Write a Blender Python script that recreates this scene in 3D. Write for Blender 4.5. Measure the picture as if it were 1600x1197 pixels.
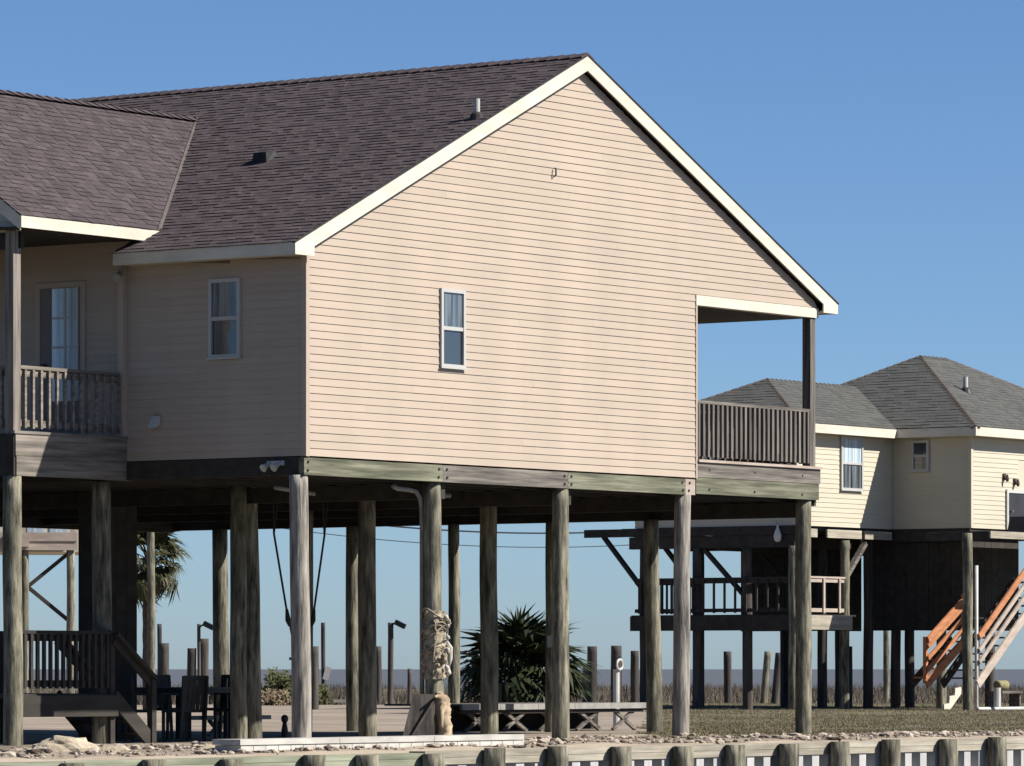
import bpy, bmesh, math, random
import numpy as np
from mathutils import Vector, Matrix, noise

R = math.radians
for o in list(bpy.data.objects):
    bpy.data.objects.remove(o)
scn = bpy.context.scene
COL = scn.collection

# ------------------------------------------------------------------ camera
cam_d = bpy.data.cameras.new('camera')
cam = bpy.data.objects.new('camera', cam_d)
COL.objects.link(cam)
cam.location = (0, 0, 0.87)
cam.rotation_euler = (R(90), 0, 0)
cam_d.sensor_width = 36
cam_d.lens = 171.8
cam_d.shift_y = 0.279
cam_d.clip_start = 0.5
cam_d.clip_end = 30000
scn.camera = cam

# ------------------------------------------------------------------ sky and sun
SUN_AZ, SUN_EL = -11.0, 41.0          # azimuth counted from +X, towards +Y
world = bpy.data.worlds.new('World')
scn.world = world
world.use_nodes = True
wn = world.node_tree
bg = wn.nodes['Background']
sky = wn.nodes.new('ShaderNodeTexSky')
sky.sky_type = 'NISHITA'
sky.sun_disc = False
sky.sun_elevation = R(SUN_EL)
sky.sun_rotation = R(90 - SUN_AZ)
sky.altitude = 0
sky.air_density = 0.7
sky.dust_density = 0.3
sky.ozone_density = 8.8
wn.links.new(sky.outputs[0], bg.inputs[0])
bg.inputs[1].default_value = 0.059
sun_d = bpy.data.lights.new('sun', 'SUN')
sun_d.energy = 5.0
sun_d.angle = R(0.5)
sun_d.color = (1.0, 0.955, 0.89)
sun = bpy.data.objects.new('sun', sun_d)
COL.objects.link(sun)
sd = Vector((math.cos(R(SUN_AZ)) * math.cos(R(SUN_EL)), math.sin(R(SUN_AZ)) * math.cos(R(SUN_EL)), math.sin(R(SUN_EL))))
sun.rotation_euler = sd.to_track_quat('Z', 'Y').to_euler()
sun.location = sd * 60
scn.view_settings.view_transform = 'Standard'
scn.view_settings.look = 'None'
scn.view_settings.exposure = 0.95
scn.view_settings.gamma = 1.0
scn.view_settings.use_curve_mapping = False
scn.render.engine = 'CYCLES'
scn.render.resolution_x = 1024
scn.render.resolution_y = 766

# ------------------------------------------------------------------ helpers
ANG = math.atan2(0.811, 0.585)       # heading of the long gable wall
CU, SU = math.cos(ANG), math.sin(ANG)
HOUSE = Vector((-2.66, 63.0, 0.0))
NEIGH = Vector((11.08, 118.0, 0.0))


def w2uv(X, Y):
    dx, dy = X - HOUSE.x, Y - HOUSE.y
    return dx * CU + dy * SU, -dx * SU + dy * CU


def uv2w(u, v, z=0.0):
    return Vector((HOUSE.x + CU * u - SU * v, HOUSE.y + SU * u + CU * v, z))


def mapv(v0):                        # a wall that faces -v
    return lambda a, d, z: (a, v0 - d, z)


def mapu(u0):                        # a wall that faces -u
    return lambda a, d, z: (u0 - d, a, z)


IDENT = lambda a, b, c: (a, b, c)


class MB:
    def __init__(s):
        s.v = []
        s.f = []

    def box(s, a0, a1, b0, b1, c0, c1, m=IDENT):
        i = len(s.v)
        for c in (c0, c1):
            s.v += [m(a0, b0, c), m(a1, b0, c), m(a1, b1, c), m(a0, b1, c)]
        s.f += [(i, i + 3, i + 2, i + 1), (i + 4, i + 5, i + 6, i + 7), (i, i + 1, i + 5, i + 4),
                (i + 1, i + 2, i + 6, i + 5), (i + 2, i + 3, i + 7, i + 6), (i + 3, i, i + 4, i + 7)]
        return s

    def hexa(s, pts):                # eight points: lower ring, upper ring
        i = len(s.v)
        s.v += [tuple(p) for p in pts]
        s.f += [(i, i + 3, i + 2, i + 1), (i + 4, i + 5, i + 6, i + 7), (i, i + 1, i + 5, i + 4),
                (i + 1, i + 2, i + 6, i + 5), (i + 2, i + 3, i + 7, i + 6), (i + 3, i, i + 4, i + 7)]
        return s

    def prism(s, poly, d0, d1, m=IDENT):   # poly in (a, z), extruded along the second axis
        i, n = len(s.v), len(poly)
        for d in (d0, d1):
            s.v += [m(a, d, z) for a, z in poly]
        s.f += [tuple(range(i, i + n)), tuple(range(i + 2 * n - 1, i + n - 1, -1))]
        for k in range(n):
            j = (k + 1) % n
            s.f.append((i + k, i + j, i + n + j, i + n + k))
        return s

    def bar(s, p, q, w, h, up=(0, 0, 1)):
        p, q = Vector(p), Vector(q)
        t = (q - p).normalized()
        x = t.cross(Vector(up))
        if x.length < 1e-5:
            x = t.cross(Vector((1, 0, 0)))
        x.normalize()
        y = x.cross(t)
        x *= w / 2
        y *= h / 2
        return s.hexa([p - x - y, p + x - y, p + x + y, p - x + y, q - x - y, q + x - y, q + x + y, q - x + y])

    def tube(s, pts, r, n=10, cap=True):
        pts = [Vector(p) for p in pts]
        rr = r if isinstance(r, (list, tuple)) else [r] * len(pts)
        i = len(s.v)
        ref = None
        for k, p in enumerate(pts):
            t = (pts[min(k + 1, len(pts) - 1)] - pts[max(k - 1, 0)]).normalized()
            if ref is None:
                ref = t.cross(Vector((0.31, 0.2, 0.9)) if abs(t.z) < 0.9 else Vector((1, 0, 0))).normalized()
            else:
                ref = (ref - t * ref.dot(t)).normalized()
            b = t.cross(ref)
            for a in range(n):
                c = 2 * math.pi * a / n
                s.v.append(tuple(p + (ref * math.cos(c) + b * math.sin(c)) * rr[k]))
        for k in range(len(pts) - 1):
            for a in range(n):
                c = (a + 1) % n
                s.f.append((i + k * n + a, i + k * n + c, i + k * n + n + c, i + k * n + n + a))
        if cap:
            s.f.append(tuple(range(i + n - 1, i - 1, -1)))
            e = i + (len(pts) - 1) * n
            s.f.append(tuple(range(e, e + n)))
        return s

    def mesh(s, name, recalc=True, smooth=False):
        me = bpy.data.meshes.new(name)
        me.from_pydata(s.v, [], s.f)
        if recalc:
            b = bmesh.new()
            b.from_mesh(me)
            bmesh.ops.recalc_face_normals(b, faces=b.faces)
            b.to_mesh(me)
            b.free()
        if smooth:
            me.shade_smooth()
        return me

    def build(s, name, mat, parent=None, smooth=False, recalc=True, kind=None):
        return link(name, s.mesh(name, recalc, smooth), mat, parent, kind)


def link(name, me, mat, parent=None, kind=None):
    if mat is not None and not me.materials:
        me.materials.append(mat)
    o = bpy.data.objects.new(name, me)
    COL.objects.link(o)
    if parent is not None:
        o.parent = parent
    if kind:
        o['kind'] = kind
    return o


def tag(o, label, cat, group=None):
    o['label'] = label
    o['category'] = cat
    if group:
        o['group'] = group
    return o


def thing(name, label, cat, loc=(0, 0, 0), rz=0.0, group=None):
    o = bpy.data.objects.new(name, None)
    o.empty_display_size = 0.3
    COL.objects.link(o)
    o.location = loc
    o.rotation_euler = (0, 0, rz)
    return tag(o, label, cat, group)


def copy_of(o, parent, loc=None, rot=None, scale=None):
    c = o.copy()
    COL.objects.link(c)
    c.parent = parent
    if loc is not None:
        c.location = loc
    if rot is not None:
        c.rotation_euler = rot
    if scale is not None:
        c.scale = scale
    return c


def sm(a, b, x):
    t = min(1, max(0, (x - a) / (b - a)))
    return t * t * (3 - 2 * t)


# ------------------------------------------------------------------ materials
TONE = 0.68                          # one factor on all pigment values, balanced against the exposure


def tn(c):
    return tuple(TONE * q for q in c)


def mat_noise(name, c1, c2, scale=(6, 6, 6), rough=0.8, bump=0.3, detail=6, dist=0.02, c3=None, lo=0.35, hi=0.65,
              island=0.0, obrand=0.0, spec=0.3, fine=None, stain=None):
    c1, c2, c3 = tn(c1), tn(c2), (tn(c3) if c3 else None)
    m = bpy.data.materials.new(name)
    m.use_nodes = True
    nt = m.node_tree
    N, L = nt.nodes, nt.links
    P = N['Principled BSDF']
    P.inputs['Roughness'].default_value = rough
    P.inputs['Specular IOR Level'].default_value = spec
    tc = N.new('ShaderNodeTexCoord')
    mp = N.new('ShaderNodeMapping')
    mp.inputs['Scale'].default_value = scale
    L.new(tc.outputs['Object'], mp.inputs[0])
    nz = N.new('ShaderNodeTexNoise')
    nz.inputs['Scale'].default_value = 1.0
    nz.inputs['Detail'].default_value = detail
    nz.inputs['Roughness'].default_value = 0.62
    vec = mp.outputs[0]
    if obrand:
        oi = N.new('ShaderNodeObjectInfo')
        mu = N.new('ShaderNodeMath')
        mu.operation = 'MULTIPLY'
        mu.inputs[1].default_value = 37.0
        L.new(oi.outputs['Random'], mu.inputs[0])
        ad = N.new('ShaderNodeVectorMath')
        ad.operation = 'ADD'
        L.new(vec, ad.inputs[0])
        L.new(mu.outputs[0], ad.inputs[1])
        vec = ad.outputs[0]
    L.new(vec, nz.inputs['Vector'])
    cr = N.new('ShaderNodeValToRGB')
    cr.color_ramp.elements[0].position = lo
    cr.color_ramp.elements[1].position = hi
    cr.color_ramp.elements[0].color = (*c1, 1)
    cr.color_ramp.elements[1].color = (*c2, 1)
    if c3:
        e = cr.color_ramp.elements.new((lo + hi) / 2)
        e.color = (*c3, 1)
    L.new(nz.outputs[0], cr.inputs[0])
    col = cr.outputs[0]
    if stain:                          # broad weather stains: (scale, darkest, lightest)
        mp2 = N.new('ShaderNodeMapping')
        mp2.inputs['Scale'].default_value = stain[0]
        L.new(tc.outputs['Object'], mp2.inputs[0])
        n3 = N.new('ShaderNodeTexNoise')
        n3.inputs['Scale'].default_value = 1.0
        n3.inputs['Detail'].default_value = 5
        L.new(mp2.outputs[0], n3.inputs['Vector'])
        r3 = N.new('ShaderNodeMapRange')
        r3.inputs[1].default_value = 0.32
        r3.inputs[2].default_value = 0.68
        r3.inputs[3].default_value = stain[1]
        r3.inputs[4].default_value = stain[2]
        L.new(n3.outputs[0], r3.inputs[0])
        m3 = N.new('ShaderNodeVectorMath')
        m3.operation = 'SCALE'
        L.new(col, m3.inputs[0])
        L.new(r3.outputs[0], m3.inputs['Scale'])
        col = m3.outputs[0]
    if island or obrand:
        if island:
            g = N.new('ShaderNodeNewGeometry')
            src, amt = g.outputs['Random Per Island'], island
        else:
            src, amt = oi.outputs['Random'], obrand
        mr = N.new('ShaderNodeMapRange')
        mr.inputs[3].default_value = 1 - amt
        mr.inputs[4].default_value = 1 + amt
        L.new(src, mr.inputs[0])
        mx = N.new('ShaderNodeVectorMath')
        mx.operation = 'SCALE'
        L.new(col, mx.inputs[0])
        L.new(mr.outputs[0], mx.inputs['Scale'])
        col = mx.outputs[0]
    L.new(col, P.inputs['Base Color'])
    if bump:
        bp = N.new('ShaderNodeBump')
        bp.inputs['Strength'].default_value = bump
        bp.inputs['Distance'].default_value = dist
        if fine:
            n2 = N.new('ShaderNodeTexNoise')
            n2.inputs['Scale'].default_value = fine
            n2.inputs['Detail'].default_value = 3
            L.new(tc.outputs['Object'], n2.inputs['Vector'])
            L.new(n2.outputs[0], bp.inputs['Height'])
        else:
            L.new(nz.outputs[0], bp.inputs['Height'])
        L.new(bp.outputs[0], P.inputs['Normal'])
    return m


def mat_islands(name, cols, rough=0.9, grain=60, spec=0.2, lo=0.8, hi=1.2):   # every loose piece its own tone
    m = bpy.data.materials.new(name)
    m.use_nodes = True
    nt = m.node_tree
    N, L = nt.nodes, nt.links
    P = N['Principled BSDF']
    P.inputs['Roughness'].default_value = rough
    P.inputs['Specular IOR Level'].default_value = spec
    g = N.new('ShaderNodeNewGeometry')
    cr = N.new('ShaderNodeValToRGB')
    el = cr.color_ramp.elements
    while len(el) < len(cols):
        el.new(0.5)
    for k, c in enumerate(cols):
        el[k].position = k / (len(cols) - 1)
        el[k].color = (*tn(c), 1)
    L.new(g.outputs['Random Per Island'], cr.inputs[0])
    tc = N.new('ShaderNodeTexCoord')
    nz = N.new('ShaderNodeTexNoise')
    nz.inputs['Scale'].default_value = grain
    nz.inputs['Detail'].default_value = 3
    L.new(tc.outputs['Object'], nz.inputs['Vector'])
    mr = N.new('ShaderNodeMapRange')
    mr.inputs[1].default_value = 0.3
    mr.inputs[2].default_value = 0.7
    mr.inputs[3].default_value = lo
    mr.inputs[4].default_value = hi
    L.new(nz.outputs[0], mr.inputs[0])
    mx = N.new('ShaderNodeVectorMath')
    mx.operation = 'SCALE'
    L.new(cr.outputs[0], mx.inputs[0])
    L.new(mr.outputs[0], mx.inputs['Scale'])
    L.new(mx.outputs[0], P.inputs['Base Color'])
    return m


def mat_glass(name, tint=(0.03, 0.04, 0.05), rough=0.06, folds=0.0):
    m = bpy.data.materials.new(name)
    m.use_nodes = True
    N, L = m.node_tree.nodes, m.node_tree.links
    P = N['Principled BSDF']
    P.inputs['Roughness'].default_value = rough
    P.inputs['Specular IOR Level'].default_value = 0.9
    tc = N.new('ShaderNodeTexCoord')
    mp = N.new('ShaderNodeMapping')
    mp.inputs['Scale'].default_value = (13, 13, 0.5)      # hanging curtain folds behind the pane
    L.new(tc.outputs['Object'], mp.inputs[0])
    nz = N.new('ShaderNodeTexNoise')
    nz.inputs['Scale'].default_value = 1.0
    nz.inputs['Detail'].default_value = 2
    L.new(mp.outputs[0], nz.inputs['Vector'])
    mr = N.new('ShaderNodeMapRange')
    mr.inputs[1].default_value = 0.35
    mr.inputs[2].default_value = 0.65
    mr.inputs[3].default_value = 1 - folds
    mr.inputs[4].default_value = 1 + folds
    L.new(nz.outputs[0], mr.inputs[0])
    sc = N.new('ShaderNodeVectorMath')
    sc.operation = 'SCALE'
    sc.inputs[0].default_value = tint
    L.new(mr.outputs[0], sc.inputs['Scale'])
    L.new(sc.outputs[0], P.inputs['Base Color'])
    n2 = N.new('ShaderNodeTexNoise')
    n2.inputs['Scale'].default_value = 2.2
    L.new(tc.outputs['Object'], n2.inputs['Vector'])
    bp = N.new('ShaderNodeBump')
    bp.inputs['Strength'].default_value = 0.1
    bp.inputs['Distance'].default_value = 0.03
    L.new(n2.outputs[0], bp.inputs['Height'])
    L.new(bp.outputs[0], P.inputs['Normal'])
    return m


M = {}
M['siding'] = mat_noise('beige_vinyl_siding', (0.49, 0.395, 0.305), (0.525, 0.423, 0.328), (0.5, 0.5, 3), 0.55, 0.08, 4, 0.004, obrand=0.015, stain=((1.4, 1.4, 0.2), 0.94, 1.035))
M['trim'] = mat_noise('cream_trim_paint', (0.76, 0.69, 0.55), (0.82, 0.75, 0.605), (3, 3, 3), 0.5, 0.05, 4, 0.004, stain=((0.9, 0.9, 5), 0.84, 1.03))
M['white'] = mat_noise('white_plastic', (0.58, 0.57, 0.53), (0.66, 0.65, 0.61), (4, 4, 4), 0.5, 0.05, 3, 0.003, stain=((1.5, 1.5, 3), 0.82, 1.05))
M['shingle'] = mat_islands('brown_shingles', [(0.062, 0.048, 0.050), (0.094, 0.073, 0.075), (0.076, 0.059, 0.061), (0.112, 0.087, 0.089), (0.069, 0.053, 0.055)], grain=45, lo=0.75, hi=1.25)
M['shingle2'] = mat_islands('grey_shingles', [(0.086, 0.086, 0.078), (0.112, 0.112, 0.102), (0.096, 0.096, 0.088), (0.122, 0.121, 0.111), (0.09, 0.09, 0.082)], grain=25)
M['ridge2'] = mat_islands('brown_ridge_caps', [(0.11, 0.085, 0.07), (0.15, 0.12, 0.095), (0.13, 0.10, 0.08)])
M['drip'] = mat_noise('dark_roof_edge', (0.035, 0.03, 0.03), (0.05, 0.045, 0.045), (8, 8, 8), 0.8, 0.1)
M['valley'] = mat_noise('tan_valley_strip', (0.09, 0.075, 0.068), (0.14, 0.118, 0.105), (8, 8, 8), 0.85, 0.2)
M['wood_u'] = mat_noise('weathered_board', (0.075, 0.066, 0.056), (0.25, 0.22, 0.185), (0.9, 16, 20), 0.88, 0.5, 9, 0.01, c3=(0.15, 0.133, 0.113), obrand=0.14, stain=((0.8, 2, 2), 0.75, 1.2))
M['green_u'] = mat_noise('green_treated_board', (0.085, 0.088, 0.055), (0.26, 0.25, 0.175), (0.9, 16, 18), 0.88, 0.5, 9, 0.01, c3=(0.165, 0.165, 0.11), obrand=0.14, stain=((0.8, 2, 2), 0.75, 1.2))
M['wood_z'] = mat_noise('weathered_post', (0.075, 0.066, 0.058), (0.25, 0.22, 0.19), (20, 20, 0.9), 0.88, 0.5, 9, 0.01, c3=(0.155, 0.137, 0.118), obrand=0.14)
M['pile'] = mat_noise('round_timber', (0.05, 0.045, 0.032), (0.37, 0.335, 0.245), (15, 15, 2.4), 0.92, 0.9, 10, 0.025, c3=(0.205, 0.19, 0.135), obrand=0.16, stain=((4, 4, 1.0), 0.55, 1.3), lo=0.33, hi=0.67)
M['pile_grey'] = mat_noise('bleached_round_timber', (0.11, 0.098, 0.085), (0.56, 0.505, 0.43), (14, 14, 1.6), 0.92, 0.9, 10, 0.025, c3=(0.38, 0.34, 0.29), stain=((4, 4, 1.0), 0.6, 1.2), lo=0.33, hi=0.67)
M['wood_tan'] = mat_noise('sun_bleached_board', (0.13, 0.112, 0.094), (0.34, 0.295, 0.25), (0.9, 14, 18), 0.88, 0.5, 9, 0.01, c3=(0.23, 0.20, 0.165), obrand=0.08, stain=((1, 2, 2), 0.8, 1.1))
M['wood_tz'] = mat_noise('sun_bleached_post', (0.13, 0.112, 0.094), (0.36, 0.31, 0.265), (18, 18, 0.9), 0.88, 0.5, 9, 0.01, c3=(0.25, 0.215, 0.18))
M['dock_white'] = mat_noise('chalky_white_plank', (0.56, 0.53, 0.47), (0.68, 0.65, 0.58), (2, 8, 8), 0.7, 0.2, 6, 0.005, obrand=0.07, stain=((2, 4, 4), 0.72, 1.05))
M['pile_dark'] = mat_noise('dark_timber', (0.035, 0.03, 0.027), (0.12, 0.10, 0.085), (9, 9, 0.8), 0.9, 0.8, 9, 0.02, c3=(0.07, 0.06, 0.052), obrand=0.15)  # darker timber tone than the pile material, varied per object
M['shade_u'] = mat_noise('shade_dark_timber', (0.036, 0.031, 0.026), (0.062, 0.054, 0.045), (1.2, 5, 5), 0.9, 0.25, 5, 0.01, obrand=0.12)  # pigment kept low to stand in for deep shade on timber
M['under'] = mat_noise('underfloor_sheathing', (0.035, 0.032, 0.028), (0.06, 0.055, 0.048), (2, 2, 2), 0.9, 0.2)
M['glass'] = mat_glass('window_glass')
M['glass_lt'] = mat_glass('glass_over_pale_curtain', (0.36, 0.43, 0.47), 0.1, 0.3)
M['glass_md'] = mat_glass('glass_over_blind', (0.085, 0.10, 0.11), 0.1, 0.8)
M['frame_sh'] = mat_noise('window_vinyl', (0.50, 0.485, 0.45), (0.55, 0.535, 0.50), (3, 3, 3), 0.5, 0.03)
M['concrete'] = mat_noise('pale_concrete', (0.27, 0.255, 0.23), (0.38, 0.36, 0.325), (5, 5, 5), 0.9, 0.3)
M['nsiding'] = mat_noise('cream_vinyl_siding', (0.61, 0.55, 0.42), (0.645, 0.585, 0.45), (0.6, 0.6, 3), 0.55, 0.05, stain=((0.4, 0.4, 1), 0.94, 1.04))
M['door'] = mat_noise('dark_door_paint', (0.03, 0.03, 0.033), (0.045, 0.045, 0.05), (3, 3, 3), 0.5, 0.05)
M['brown'] = mat_noise('brown_door_frame', (0.07, 0.05, 0.04), (0.10, 0.075, 0.06), (2, 2, 2), 0.7, 0.1)
M['leafpaint'] = mat_noise('taupe_door_paint', (0.19, 0.165, 0.15), (0.23, 0.20, 0.18), (2, 2, 2), 0.6, 0.05)
M['metal'] = mat_noise('black_metal', (0.012, 0.012, 0.013), (0.03, 0.03, 0.03), (9, 9, 9), 0.5, 0.1)
M['rope'] = mat_noise('old_rope', (0.14, 0.115, 0.08), (0.52, 0.45, 0.33), (22, 22, 22), 0.95, 0.6, 8, 0.02, c3=(0.34, 0.29, 0.21), obrand=0.2)
M['rope_dk'] = mat_noise('dark_rope', (0.02, 0.018, 0.016), (0.05, 0.045, 0.04), (30, 30, 30), 0.9, 0.3)
M['drift'] = mat_noise('bleached_driftwood', (0.30, 0.215, 0.13), (0.60, 0.48, 0.325), (9, 9, 2), 0.9, 0.8, 8, 0.02)
M['totem'] = mat_noise('matted_net_and_wood', (0.16, 0.13, 0.09), (0.58, 0.50, 0.37), (9, 9, 7), 0.95, 0.9, 9, 0.03, c3=(0.40, 0.34, 0.245))
M['orange'] = mat_noise('orange_stained_timber', (0.42, 0.16, 0.065), (0.60, 0.26, 0.12), (2, 2, 8), 0.75, 0.2, obrand=0.08)
M['rail2'] = mat_noise('pinkish_new_timber', (0.40, 0.32, 0.26), (0.54, 0.45, 0.37), (2, 2, 6), 0.8, 0.2, obrand=0.08)
M['sand'] = mat_noise('sandy_ground', (0.255, 0.205, 0.155), (0.39, 0.325, 0.25), (0.35, 0.35, 0.35), 0.95, 0.5, 9, 0.03, c3=(0.32, 0.262, 0.20), fine=30)
M['dirt'] = mat_noise('lawn_soil', (0.13, 0.112, 0.066), (0.23, 0.19, 0.125), (0.7, 0.7, 0.7), 0.95, 0.4, 8, 0.04)
M['grass'] = mat_islands('winter_lawn', [(0.15, 0.135, 0.07), (0.24, 0.20, 0.115), (0.185, 0.165, 0.085), (0.30, 0.245, 0.155)], grain=0.22, lo=0.65, hi=1.3)
M['reed'] = mat_islands('dry_marsh_grass', [(0.115, 0.092, 0.074), (0.175, 0.138, 0.112), (0.10, 0.095, 0.06), (0.20, 0.16, 0.13)], grain=0.05, lo=0.6, hi=1.3)
M['rubble'] = mat_islands('broken_shell_and_stone', [(0.22, 0.175, 0.135), (0.50, 0.42, 0.33), (0.12, 0.09, 0.07), (0.58, 0.50, 0.41), (0.32, 0.255, 0.20)], grain=30)
M['rock'] = mat_noise('pale_rock', (0.34, 0.28, 0.20), (0.58, 0.49, 0.36), (4, 4, 4), 0.95, 0.9, 9, 0.05)
M['leaf'] = mat_islands('palm_leaf', [(0.022, 0.032, 0.014), (0.045, 0.058, 0.022), (0.03, 0.042, 0.016)], grain=8, rough=0.55)
M['leaf2'] = mat_islands('dry_palm_leaf', [(0.045, 0.05, 0.022), (0.085, 0.082, 0.036), (0.06, 0.064, 0.026)], grain=8, rough=0.6)
M['bush'] = mat_islands('shrub_leaves', [(0.05, 0.06, 0.022), (0.10, 0.105, 0.042), (0.07, 0.08, 0.03), (0.13, 0.12, 0.055)], grain=4)
M['bush_dry'] = mat_islands('dry_shrub_twigs', [(0.17, 0.13, 0.08), (0.26, 0.20, 0.13), (0.12, 0.09, 0.055)], grain=4)
M['bark'] = mat_noise('palm_bark', (0.07, 0.055, 0.04), (0.16, 0.13, 0.095), (6, 6, 14), 0.95, 0.8, 6, 0.03)
M['vinyl'] = mat_noise('grey_sheet_pile', (0.56, 0.545, 0.52), (0.66, 0.645, 0.62), (6, 6, 2), 0.6, 0.1, 5, 0.004, obrand=0.06, stain=((4, 4, 1.5), 0.75, 1.05))
M['steel'] = mat_noise('rusty_gray_panel', (0.14, 0.12, 0.115), (0.22, 0.19, 0.18), (4, 4, 3), 0.7, 0.2)
M['cap'] = mat_noise('bleached_cap_board', (0.30, 0.265, 0.20), (0.50, 0.45, 0.36), (0.9, 14, 14), 0.88, 0.5, 9, 0.01, obrand=0.13, stain=((1, 2, 2), 0.75, 1.1))
M['capgreen'] = mat_noise('green_cap_board', (0.20, 0.215, 0.14), (0.35, 0.36, 0.26), (0.9, 12, 12), 0.88, 0.5, 9, 0.01, obrand=0.12, stain=((1, 2, 2), 0.75, 1.1))
M['yellow'] = mat_noise('faded_yellow_plastic', (0.24, 0.21, 0.10), (0.32, 0.28, 0.14), (5, 5, 5), 0.7, 0.1)
M['buoy'] = mat_noise('white_float_plastic', (0.74, 0.72, 0.66), (0.80, 0.78, 0.73), (5, 5, 5), 0.5, 0.05)

wm = bpy.data.materials.new('sea_water')
wm.use_nodes = True
P = wm.node_tree.nodes['Principled BSDF']
P.inputs['Base Color'].default_value = (0.085, 0.088, 0.088, 1)
P.inputs['Roughness'].default_value = 0.5
P.inputs['Specular IOR Level'].default_value = 0.25
nz = wm.node_tree.nodes.new('ShaderNodeTexNoise')
nz.inputs['Scale'].default_value = 0.8
nz.inputs['Detail'].default_value = 6
tc = wm.node_tree.nodes.new('ShaderNodeTexCoord')
wm.node_tree.links.new(tc.outputs['Object'], nz.inputs['Vector'])
bp = wm.node_tree.nodes.new('ShaderNodeBump')
bp.inputs['Strength'].default_value = 0.8
bp.inputs['Distance'].default_value = 0.4
wm.node_tree.links.new(nz.outputs[0], bp.inputs['Height'])
wm.node_tree.links.new(bp.outputs[0], P.inputs['Normal'])
M['water'] = wm

# ------------------------------------------------------------------ setting
rng = random.Random(4)


def ground_z(u, v):
    X, Y = HOUSE.x + CU * u - SU * v, HOUSE.y + SU * u + CU * v
    n = noise.noise(Vector((u * 0.9, v * 0.9, 3.1)))
    n2 = noise.noise(Vector((u * 0.25, v * 0.25, 7.7)))
    z = -0.12 + 0.02 * n2
    k = 1 - sm(-0.3, 1.2, v)                       # heaped rubble strip by the sea wall
    z += k * (0.05 * n + 0.02 * noise.noise(Vector((u * 3, v * 3, 0))))
    z -= 0.035 * (1 - sm(-2.2, -1.2, v))
    z -= 0.9 * sm(136, 152, Y)
    return z


us = list(np.arange(-90, -10, 5)) + list(np.arange(-10, 20, 0.25)) + list(np.arange(20, 170, 4))
vs = [-1.96, -1.952] + list(np.arange(-1.9, 14, 0.25)) + list(np.arange(14, 150, 3))
mb = MB()
for v in vs:
    for u in us:
        p = uv2w(u, v, ground_z(u, v) - (0.6 if v < -1.955 else 0))
        mb.v.append(tuple(p))
nu = len(us)
for j in range(len(vs) - 1):
    for i in range(nu - 1):
        mb.f.append((j * nu + i, j * nu + i + 1, j * nu + nu + i + 1, j * nu + nu + i))
mb.build('ground', M['sand'], smooth=True, recalc=False, kind='structure')

mb = MB()
mb.v = [(-15000, -400, -1.15), (15000, -400, -1.15), (15000, 16000, -1.15), (-15000, 16000, -1.15)]
mb.f = [(0, 1, 2, 3)]
mb.build('water', M['water'], recalc=False, kind='structure')

mb = MB()                                          # marsh flat behind the houses
xs = np.linspace(-170, 170, 60)
ys = np.linspace(138, 300, 40)
for y in ys:
    for x in xs:
        e = sm(138, 146, y) * (1 - sm(285, 300, y))
        mb.v.append((x, y, -1.3 + e * (0.98 + 0.1 * noise.noise(Vector((x * 0.1, y * 0.1, 0))))))
for j in range(len(ys) - 1):
    for i in range(len(xs) - 1):
        n = len(xs)
        mb.f.append((j * n + i, j * n + i + 1, j * n + n + i + 1, j * n + n + i))
mb.build('marsh_ground', M['dirt'], smooth=True, recalc=False, kind='structure')


def blades(name, mat, pts, h0, h1, w, lean, label, cat, seed):
    r = np.random.default_rng(seed)
    n = len(pts)
    p = np.array(pts)
    a = r.uniform(0, 2 * np.pi, n)
    hh = r.uniform(h0, h1, n)
    la = r.uniform(0, 2 * np.pi, n)
    ll = r.uniform(0, lean, n) * hh
    dx, dy = np.cos(a) * w / 2, np.sin(a) * w / 2
    V = np.zeros((n, 3, 3))
    V[:, 0] = p + np.stack([dx, dy, np.zeros(n)], 1)
    V[:, 1] = p - np.stack([dx, dy, np.zeros(n)], 1)
    V[:, 2] = p + np.stack([np.cos(la) * ll, np.sin(la) * ll, hh], 1)
    me = bpy.data.meshes.new(name)
    me.from_pydata(V.reshape(-1, 3).tolist(), [], np.arange(n * 3).reshape(-1, 3).tolist())
    o = link(name, me, mat, None, 'stuff')
    return tag(o, label, cat)


# lawn sheet in front of the second house
mb = MB()
ly = list(np.arange(63, 90, 0.5)) + list(np.arange(90, 139, 1.5))
lx = np.linspace(0, 1, 50) ** 1.6
for y in ly:
    x0 = 0.0285 * y + 0.35 * noise.noise(Vector((y * 0.6, 2, 0)))
    for k in lx:
        x = x0 + k * 60
        u, v = w2uv(x, y)
        e = -0.6 - 0.3 * noise.noise(Vector((u * 0.7, 0, 0)))
        if v < e:
            c = uv2w(u, e)
            x_, y_ = c.x, c.y
            u, v = w2uv(x_, y_)
            if u < 9:
                u, v = 9.0, e
            c = uv2w(u, v)
            mb.v.append((c.x, c.y, ground_z(u, v) + 0.012))
        else:
            mb.v.append((x, y, ground_z(u, v) + 0.012))
n = len(lx)
for j in range(len(ly) - 1):
    for i in range(n - 1):
        mb.f.append((j * n + i, j * n + i + 1, j * n + n + i + 1, j * n + n + i))
mb.build('lawn', M['dirt'], smooth=True, recalc=False, kind='structure')
pts = []
while len(pts) < 110000:
    y = 68 + 70 * rng.random() ** 1.4
    x = 0.028 * y + 0.35 * noise.noise(Vector((y * 0.6, 2, 0))) + (0.11 - 0.026) * y * rng.random()
    u, v = w2uv(x, y)
    if v < -0.5 - 0.3 * noise.noise(Vector((u * 0.7, 0, 0))) + rng.uniform(-.15, .15):
        continue
    if noise.noise(Vector((u * 0.5, v * 0.5, 9))) < -0.25 and rng.random() < 0.6:
        continue
    pts.append((x, y, ground_z(u, v)))
blades('lawn_grass', M['grass'], pts, 0.018, 0.055, 0.014, 1.1, 'short brownish green winter grass covering the lawn', 'grass', 1)
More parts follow.
